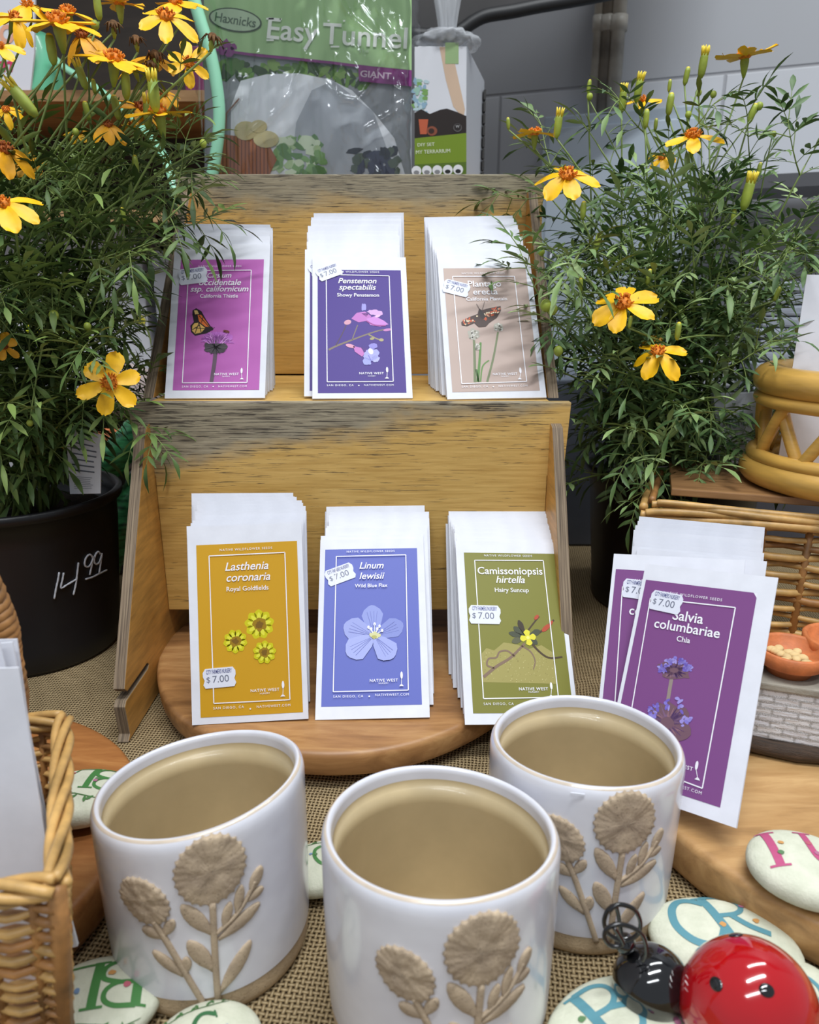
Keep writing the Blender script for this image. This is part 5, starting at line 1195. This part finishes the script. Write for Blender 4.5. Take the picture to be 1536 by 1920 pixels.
pk = empty('garden_tunnel_package', 'large green garden tunnel package in shiny clear film on the shelf', 'package', pk0)
cl, cr_ = at(384, 200, PY).x-pk0.x, at(772, 200, PY).x-pk0.x
mb = MB(); mb.box((cl, 0, 0), (cr_, .05, .33)); mb.build('package_body', M('package_inside', (96, 104, 92), .6, var=.2, vscale=20), pk, bevel=.004)
pr = Print(lambda x, y, h: at(x, y, PY)-pk0+V(0, -.0006-h, 0), 2e-4); rg = random.Random(8)
GRNH = (164, 198, 142); PUR = (132, 58, 124)
pr.rect(384, -60, 772, 330, (150, 156, 158)); pr.layer()
pr.poly([(384, 330), (384, 118), (470, 122), (560, 132), (640, 140), (772, 150), (772, 330)], (152, 156, 160)); pr.layer()
for _ in range(110):
    x = rg.uniform(388, 690); y = 112+(x-388)*.06+rg.uniform(0, 34); pr.ellipse(x, y, rg.uniform(6, 16), rg.uniform(4, 9), rg.choice([(84, 118, 56), (110, 150, 70), (60, 82, 48), (134, 166, 90)]), rg.uniform(0, 3), 8, .25, rg); pr.h += 4e-6
pr.layer(); pr.poly([(432, 330), (434, 200), (452, 152), (500, 140), (560, 138), (620, 150), (660, 170), (700, 210), (740, 260), (760, 330)], (236, 239, 244)); pr.layer()
pr.poly([(545, 330), (556, 230), (585, 170), (625, 152), (700, 210), (745, 330)], (184, 189, 196)); pr.layer()
for _ in range(60): pr.ellipse(rg.uniform(515, 612), rg.uniform(262, 326), rg.uniform(6, 14), rg.uniform(5, 10), rg.choice([(186, 212, 160), (140, 180, 118), (222, 236, 204), (110, 150, 96)]), rg.uniform(0, 3), 8, .3, rg); pr.h += 4e-6
for _ in range(30): pr.ellipse(rg.uniform(660, 745), rg.uniform(280, 326), rg.uniform(7, 15), rg.uniform(6, 12), rg.choice([(74, 80, 100), (96, 110, 96), (60, 66, 74)]), rg.uniform(0, 3), 8, .3, rg); pr.h += 4e-6
pr.layer(); pr.poly([(412, 252), (500, 262), (520, 300), (505, 330), (408, 330)], (172, 108, 72)); pr.layer()
for i in range(14): pr.line([(412+7*i, 256), (412+7*i, 330)], 1.6, (108, 62, 40))
pr.layer()
for x, y, a, b_ in ((462, 246, 22, 18), (500, 262, 24, 16), (486, 238, 16, 12)): pr.ellipse(x, y, a, b_, (206, 194, 146), 0, 16); pr.layer()
pr.line([(424, 246), (426, 214), (450, 186)], 3, (150, 112, 96)); pr.layer()
pr.poly([(384, -60), (772, -60), (772, 133), (700, 126), (620, 117), (540, 108), (460, 100), (400, 92), (384, 90)], GRNH); pr.layer()
pr.line([(384, 92), (420, 97), (470, 104), (540, 111), (620, 119), (700, 129), (772, 136)], 5, PUR); pr.layer()
for x, y, r in ((425, 85, 9), (433, 98, 10), (418, 96, 8), (440, 90, 6)): pr.ellipse(x, y, r, r, PUR, 0, 9, .3, rg)
pr.layer(); pr.poly([(672, 127), (772, 137), (772, 164), (674, 154)], PUR); pr.layer()
pr.text('GIANT', 705, 143, -17, (214, 190, 208), 0, .02, width=58, rot=.09); 
WT = (240, 242, 236)
def serif(t, xl, xr, y, h, col, rot=0.):
    pr.text(t, (xl+xr)/2, y, -h, col, 0, .012, width=xr-xl, rot=rot)
pr.ellipse(443, 40, 50, 22, (62, 78, 60), .16, 28); pr.layer(); pr.ellipse(443, 40, 47, 19.5, (176, 196, 166), .16, 28); pr.layer(); serif('Haxnicks', 405, 482, 41, 24, (84, 104, 82), .16); pr.layer()
serif('Easy', 503, 598, 62, 56, WT, .10); serif('Tunnel', 606, 764, 72, 56, WT, .06)
for (x, y, w_) in ((508, 38, 14), (508, 78, 14), (528, 39, 4), (617, 42, 4), (646, 42, 4), (629, 90, 16)): pr.rect(x-w_/2, y-1.6, x+w_/2, y+1.6, WT)
pr.text('The', 682, 98, -10, (190, 206, 180), width=20)
pr.build('printed_front', pk)
mb = MB(); NXf, NYf = 230, 190; RIDGE = []
for line, amp in (([(470, 258), (510, 228), (548, 190), (562, 150), (578, 112), (600, 150), (640, 190), (672, 196), (700, 160), (728, 110), (712, 84), (660, 40), (628, -10)], .0042), ([(572, 110), (572, 60), (568, -10)], .003), ([(690, 244), (740, 214)], .0036),
                  ([(486, 106), (478, 170), (474, 205)], .0034), ([(452, 150), (446, 190)], .004), ([(462, 152), (458, 200), (455, 224)], .004), ([(512, 150), (510, 220)], .0034), ([(440, 158), (436, 184)], .0036), ([(540, 150), (536, 190)], .003), ([(631, 112), (634, 176)], .003), ([(700, 10), (752, 90)], .003), ([(672, 14), (748, 120)], .003), ([(740, 40), (756, 150)], .003), ([(738, 260), (748, 220)], .003)):
    Q = [at(x, y, PY)-pk0 for x, y in line]
    for a, b_ in zip(Q, Q[1:]): RIDGE.append(((a.x, a.z), (b_.x, b_.z), amp*1.35, .0030))
for _ in range(26):
    a = at(rg.uniform(735, 765), rg.uniform(60, 270), PY)-pk0; RIDGE.append(((a.x, a.z), (a.x+rg.uniform(-.003, .003), a.z-rg.uniform(.004, .012)), .0024, .0018))
for j in range(NYf+1):
    for i in range(NXf+1):
        u, v = i/NXf, j/NYf; x = cl-.014+(cr_-cl+.024)*u; z = .001+.335*v
        nz_ = mathutils.noise.noise
        w_ = .0046*nz_(V(u*15+v*3, v*1.6, 1))+.0040*nz_(V(u*9-v*7, v*2.2+u*3, 5))+.0036*max(0, u-.45)*abs(nz_(V(u*22+v*24, v*3, 9)))*2+.0016*nz_(V(u*40, v*2.4, 3))
        for (A, B, amp, sg) in RIDGE:
            abx, abz = B[0]-A[0], B[1]-A[1]; tt = max(0, min(1, ((x-A[0])*abx+(z-A[1])*abz)/(abx*abx+abz*abz))); dd = math.hypot(x-A[0]-abx*tt, z-A[1]-abz*tt)
            if dd < 4*sg: w_ -= amp*math.exp(-(dd/sg)**2)
        e = min(u, 1-u)*12; mb.v.append((x, -.011+w_+.03*max(0, 1-e)**2, z))
for j in range(NYf):
    for i in range(NXf):
        a = j*(NXf+1)+i; mb.f.append([a, a+1, a+NXf+2, a+NXf+1]); mb.m.append(0); mb.sm.append(True)
mb.build('clear_film_wrap', FILM, pk, solid=-1)
# ------------------------------------------------------------------ terrarium kit box
TY = .955; F = [at(776, 86, TY), at(876, 86, TY), at(875, 330, TY)]; zt_ = F[1].z; z0_ = .402
xl, xr = F[0].x+.004, F[1].x; tb = empty('terrarium_kit_box', 'white terrarium kit box with a green band beside the tunnel package', 'box', ((xl+xr)/2, TY, z0_)); bo = V((xl+xr)/2, TY, z0_)
xbk = at(906, 250, TY+.15).x
mb = MB(); pts = [(xl, TY), (xr, TY), (xbk, TY+.15), (xl+.03, TY+.15)]
mb.prism(pts, lambda p, s: V(p[0], p[1], z0_ if s == 0 else zt_)-bo); mb.build('carton', M('carton_grey_white', (186, 188, 194), .45), tb, bevel=.0015)
pr = Print(lambda x, y, h: at(x, y, TY)-bo+V(0, -.0005-h, 0), 1.5e-4)
yb = 327; pr.rect(777.5, 88, 874.5, yb, (214, 214, 220)); pr.layer()
pr.poly([(824, 88), (850, 88), (850, 105), (872, 205), (870, 216), (862, 214), (850, 200), (836, 150)], (204, 176, 152)); pr.layer(); pr.rect(835, 80, 860, 120, (150, 176, 126)); pr.layer()
for _ in range(40): pr.ellipse(rg.uniform(777, 800), rg.uniform(150, 212), rg.uniform(3, 7), rg.uniform(3, 6), rg.choice([(150, 186, 170), (120, 160, 90), (180, 200, 206), (140, 170, 190)]), 0, 7, .3, rg); pr.h += 3e-6
pr.layer(); pr.poly([(777.5, 212), (790, 205), (806, 214), (826, 206), (838, 204), (856, 210), (874.5, 218), (874.5, 255), (777.5, 262)], (44, 36, 34)); pr.layer()
pr.poly([(785, 224), (803, 224), (800, 252), (788, 252)], (186, 92, 62)); pr.ellipse(810, 246, 10, 9, (136, 76, 56), 0, 14); pr.layer(); pr.ellipse(809, 246, 5.5, 5, (58, 40, 36), 0, 12); pr.layer(); pr.ellipse(858, 240, 8, 8, (96, 92, 92), 0, 16); pr.layer(); pr.ellipse(858, 239, 6.6, 6.4, (44, 38, 38), 0, 16); pr.layer(); pr.text('W', 858, 238, -7, (190, 190, 190), width=7)
pr.poly([(777.5, 260), (874.5, 250), (874.5, 304), (777.5, 309)], (116, 140, 40)); pr.layer()
pr.poly([(777.5, 309), (874.5, 304), (874.5, yb), (777.5, yb)], (84, 108, 36)); pr.layer()
for i in range(5): pr.ellipse(781+19.5*i, 321-i*.6, 9.2, 9.5, (222, 222, 226), 0, 18)
pr.layer()
for i in range(5): pr.ellipse(781+19.5*i, 324-i*.6, 5.4, 4, (130, 130, 134) if i < 3 else (40, 40, 42), 0, 10)
pr.text('DIY SET', 799, 272, -9, (224, 228, 206), width=32, rot=-.05); pr.text('MY TERRARIUM', 812, 285, -10, (224, 228, 206), width=64, rot=-.05)
pr.build('printed_front', tb)
mb = MB(); e0 = V(xr, TY, 0); e1 = V(xbk, TY+.15, 0); 
for i in range(9):
    z = z0_+.035+.014*i; p = e0.lerp(e1, .93); mb.box((p.x-bo.x+.0002, p.y-bo.y-.010, z-bo.z), (p.x-bo.x+.003, p.y-bo.y+.006, z-bo.z+.0115))
mb.build('dark_slots', M('slot_dark', (44, 42, 42), .6), tb)
mb = MB(); c = at(838, 74, TY-.004)-bo; nz = mathutils.noise.noise
mb.ell(c+V(0, .03, .004), (.036, .034, .013), 40, 20, fn=lambda p: p*(1+.34*nz(p*90)+.18*nz(p*260))); mb.lathe([(.006, .010), (.009, .03), (.013, .05), (.016, .064)], 32, 0, c=c+V(.002, .03, 0), fn=lambda p, a: p+V(.004*math.sin(a*5), .004*math.cos(a*4), .003*math.sin(a*7)))
mb.build('knotted_film_bag', M('crumpled_film', (206, 208, 212), .22, alpha=.42, coat=.5), tb)
# ------------------------------------------------------------------ mint hoop, mint can, white sign
MINT = M('mint_plastic', (150, 212, 178), .4, var=.03, vscale=20, coat=.2)
HY = .925; mb = MB()
P = [at(*q, HY) for q in ((352, -70), (362, -10), (376, 40), (392, 90), (403, 140), (410, 190), (411, 230), (407, 275), (399, 322), (388, 370))]; P = crv(P, 6)
mb.tube(P, .0068, 12); tag(mb.build('mint_hoop', MINT), 'pale mint green plastic hoop in front of the tunnel package', 'hoop')
w0 = at(72, 186, 1.14); w0.z = .5612
wc = empty('mint_watering_can', 'mint green watering can on the upper shelf behind the tall flowers', 'watering can', w0)
mb = MB(); mb.lathe([(0, .0003), (.036, .0003), (.038, .006), (.027, .070), (.022, .078), (.020, .075), (.034, .008), (0, .006)], 40); mb.build('can_body', M('mint_metal', (112, 196, 158), .3, coat=.3), wc)
mb = MB(); mb.tube(crv([at(100, 108, 1.12)-w0, at(126, 130, 1.09)-w0, at(165, 154, 1.06)-w0, at(210, 187, 1.035)-w0, at(250, 222, 1.01)-w0, at(285, 262, .985)-w0, at(312, 302, .96)-w0, V(at(333, 345, .94).x, .94, .408)-w0], 6), .0056, 10, flat=.7); mb.build('long_handle', MINT, wc)
sg_y = 1.10; s0 = at(10, 184, sg_y); s0.z = .5612; sgn_ = empty('white_sign', 'white sign with peach and magenta script standing on the upper shelf behind the tall flowers', 'sign', s0)
mb = MB(); P = [at(x, y, sg_y)-s0 for x, y in ((-110, -60), (66, -60), (64, 100))]; P += [V(P[2].x-.012, 0, .0), V(P[0].x, 0, 0)]
mb.prism(P, lambda p, s: p+V(0, .004*s, 0)); mb.build('sign_board', M('sign_white', (224, 224, 232), .5), sgn_)
pr = Print(lambda x, y, h: at(x, y, sg_y)-s0+V(0, -.0006-h, 0), 2e-4); pr.text('O', 14, 66, -46, (236, 176, 148), 0, .05, width=30); pr.text('m', 8, 122, -40, (214, 64, 110), .2, .03, width=36); pr.build('script_letters', sgn_)
# ------------------------------------------------------------------ things glimpsed behind the plants, left
sk = carton('printed_sack', 'white printed sack with yellow and pink spots behind the 14.99 plant', 'sack', (-.66, .985, .1635), (-.335, 1.05, .385), (206, 206, 212))
p0 = sk.location.copy(); pr = Print(lambda x, y, h: at(x, y, .985)-p0+V(0, -.0008-h, 0), 2e-4)
for x, y, a, b_, c in ((62, 618, 14, 9, (206, 214, 40)), (66, 642, 9, 6, (206, 70, 96)), (205, 600, 12, 8, (216, 206, 50)), (60, 690, 8, 14, (196, 186, 50)), (262, 600, 12, 9, (206, 196, 70)), (160, 560, 14, 8, (190, 196, 60)), (120, 500, 12, 9, (206, 90, 110)), (40, 520, 16, 9, (200, 206, 70)), (20, 730, 13, 9, (214, 120, 130))): pr.ellipse(x, y, a, b_, c, .3, 14, .2, rg); pr.layer()
pr.build('printed_spots', sk)
carton('pale_carton', 'plain pale grey carton beside the stand behind the marigold', 'carton', (-.325, .99, .1635), (-.20, 1.06, .36), (196, 198, 206))
mb = MB(); q = at(238, 715, .93); mb.ell((0, 0, .032), (.052, .035, .034), 28, 16, fn=lambda p: p*(1+.12*nz(p*26))); tag(mb.build('pale_stone', M('pink_grey_stone', (176, 160, 156), .9, var=.1, vscale=30, bmp=.4, bscale=80), None, (q.x, .955, .0)), 'pale pinkish rock behind the stand foot', 'rock')
bpy.data.objects['pale_stone'].location.z = .164; bpy.data.objects['pale_stone'].location.y = 1.0-.085
carton('dark_bench', 'low dark bench behind the black pot', 'bench', (-.62, .80, .0005), (-.18, .90, .125), (52, 44, 38))
for i, (px, py) in enumerate(((200, 800), (232, 796), (262, 800))):
    c = at(px, py, .85); mb = MB(); mb.lathe([(0, 0), (.013, 0), (.016, .022), (.019, .023), (.019, .033), (.016, .032), (.014, .02), (0, .018)], 28); o = mb.build('terracotta_pot', TERRA, None, (c.x, .845, .1255)); tag(o, ['small terracotta pot on the dark bench, nearest the care tag', 'small terracotta pot on the dark bench, middle of three', 'small terracotta pot on the dark bench, nearest the stand'][i], 'pot', 'terracotta pots on the bench')
gb = M('green_wrap', (66, 140, 92), .3, var=.45, vscale=60, stretch=(1, 1, 4), coat=.3)
for i, (A, B_, r) in enumerate((((150, 925), (275, 795), .017), ((180, 1075), (290, 880), .021))):
    a, b_ = at(*A, .755), at(*B_, .79); mb = MB(); c = a.copy(); L_ = b_-a; mb.tube([L_*k/14 for k in range(15)], [r*(1+.06*math.sin(k*2.2)) for k in range(15)], 20); o = mb.build('green_wrapped_roll', gb, None, c); tag(o, ['thin roll wrapped in green film leaning by the stand', 'thick roll wrapped in green film leaning by the stand foot'][i], 'roll', 'green wrapped rolls')
cd_ = at(60, 870, .735); mb = MB(); P = [at(x, y, .735)-cd_ for x, y in ((-90, 845), (126, 838), (126, 930), (-90, 950))]; mb.prism(P, lambda p, s: p+V(0, .0015*s, 0)); o = mb.build('picture_card', M('card_white', (222, 220, 226), .5), None, cd_); tag(o, 'white and orange picture card behind the pot rim priced 14.99', 'card')
pr = Print(lambda x, y, h: at(x, y, .735)-cd_+V(0, -.0004-h, 0), 1e-4); pr.poly([(70, 842), (126, 838), (126, 890), (60, 890)], (222, 164, 60)); pr.layer(); pr.ellipse(75, 866, 22, 12, (232, 190, 180), .1, 14); pr.layer(); pr.ellipse(82, 852, 9, 5, (80, 150, 80), 0, 10); pr.ellipse(92, 876, 5, 4, (110, 50, 40), 0, 8); pr.ellipse(66, 870, 4, 4, (110, 50, 40), 0, 8); pr.build('card_picture', o)
# ------------------------------------------------------------------ right background
carton('grey_plinth', 'dark grey plinth behind the rattan basket', 'plinth', (.40, .92, .0005), (.62, 1.02, .188), (74, 74, 82))
for i in range(10):
    mb = MB(); h = .0135; mb.box((-.038, -.03, 0), (.038, .03, h-.0012)); o = mb.build('folded_paper_bag', M('grey_paper', (158, 164, 176), .7, var=.12, vscale=30, stretch=(1, 1, 8), bmp=.4), None, (.462+.002*math.sin(i*2.3), .955, .1885+h*i), (0, 0, .04*math.sin(i*1.7)), bevel=.003)
    tag(o, ('bottom' if i == 0 else 'topmost' if i == 9 else ['', 'second', 'third', 'fourth', 'fifth', 'sixth', 'seventh', 'eighth', 'ninth'][i]+' from the bottom')+' folded grey paper bag in the stack beside the marigold', 'paper bag', 'folded grey paper bags')
q = [at(1338, 738, .672), at(1434, 734, .672), at(1420, 872, .668), at(1350, 868, .668)]
tl = MB(); nq = (q[1]-q[0]).cross(q[3]-q[0]).normalized(); nq = nq if nq.y > 0 else -nq
zmin = min(p.z for p in q); 
tl.prism([0, 1, 2, 3], lambda k, s: q[k]-q[3]+nq*(.008*s)); o = tl.build('white_tile', M('tile_white', (212, 214, 222), .3, coat=.3), None, q[3], bevel=.001); tag(o, 'white framed tile with grey green lettering behind the rattan basket', 'tile')
pr = Print(lambda x, y, h: q[3].lerp(q[2], x).lerp(q[0].lerp(q[1], x), y)-q[3]-nq*(.0004+h), 1e-4)
pr.text('herbs', .5, .62, .30, (132, 158, 140), 0, .02, width=.62, rot=.15)
for a, b_ in (((.05, .06), (.95, .06)), ((.95, .06), (.95, .94))): pr.line([a, b_], .02, (150, 156, 160))
pr.ellipse(.72, .25, .07, .05, (150, 178, 60), 0, 10); pr.build('tile_lettering', o)
carton('grey_tote', 'grey plastic tote in the gap between the stand and the plant', 'tote', (.165, .90, .0005), (.30, 1.02, .21), (92, 98, 110))
# ------------------------------------------------------------------ light and camera
w = bpy.data.worlds.new('World'); SC.world = w; w.use_nodes = True
bg = w.node_tree.nodes['Background']; bg.inputs[0].default_value = (.84, .91, 1.0, 1); bg.inputs[1].default_value = .46
def tube_light(name, loc, rot, sx, sy, power, col=(.94, .98, 1)):
    l = bpy.data.lights.new(name, 'AREA'); l.shape = 'RECTANGLE'; l.size = sx; l.size_y = sy; l.energy = power; l.color = col
    o = bpy.data.objects.new(name, l); COL.objects.link(o); o.location = loc; o.rotation_euler = rot; return o
tube_light('overhead_light', (.15, -.15, 2.1), (0, 0, .25), 1.3, .12, 40)
tube_light('overhead_light', (-.3, -1.3, 2.2), (math.radians(-25), 0, .25), 1.6, .3, 48, (.91, .96, 1))
tube_light('overhead_light', (.55, .75, 2.0), (0, 0, .25), 1.2, .12, 15)  # unseen fill, added to brighten the back wall and rim the plants
cam = bpy.data.cameras.new('Camera'); co = bpy.data.objects.new('Camera', cam); COL.objects.link(co)
cam.sensor_fit = 'VERTICAL'; cam.sensor_height = 24; cam.lens = 24*FPX/1920; cam.clip_start = .01; cam.clip_end = 50
cam.dof.use_dof = True; cam.dof.focus_distance = .53; cam.dof.aperture_fstop = 8
co.location = (0, 0, CAMZ); co.rotation_euler = (PI/2-PITCH, 0, 0)
SC.camera = co
SC.view_settings.view_transform = 'Standard'; SC.view_settings.look = 'None'; SC.view_settings.gamma = 1; SC.view_settings.exposure = -.2
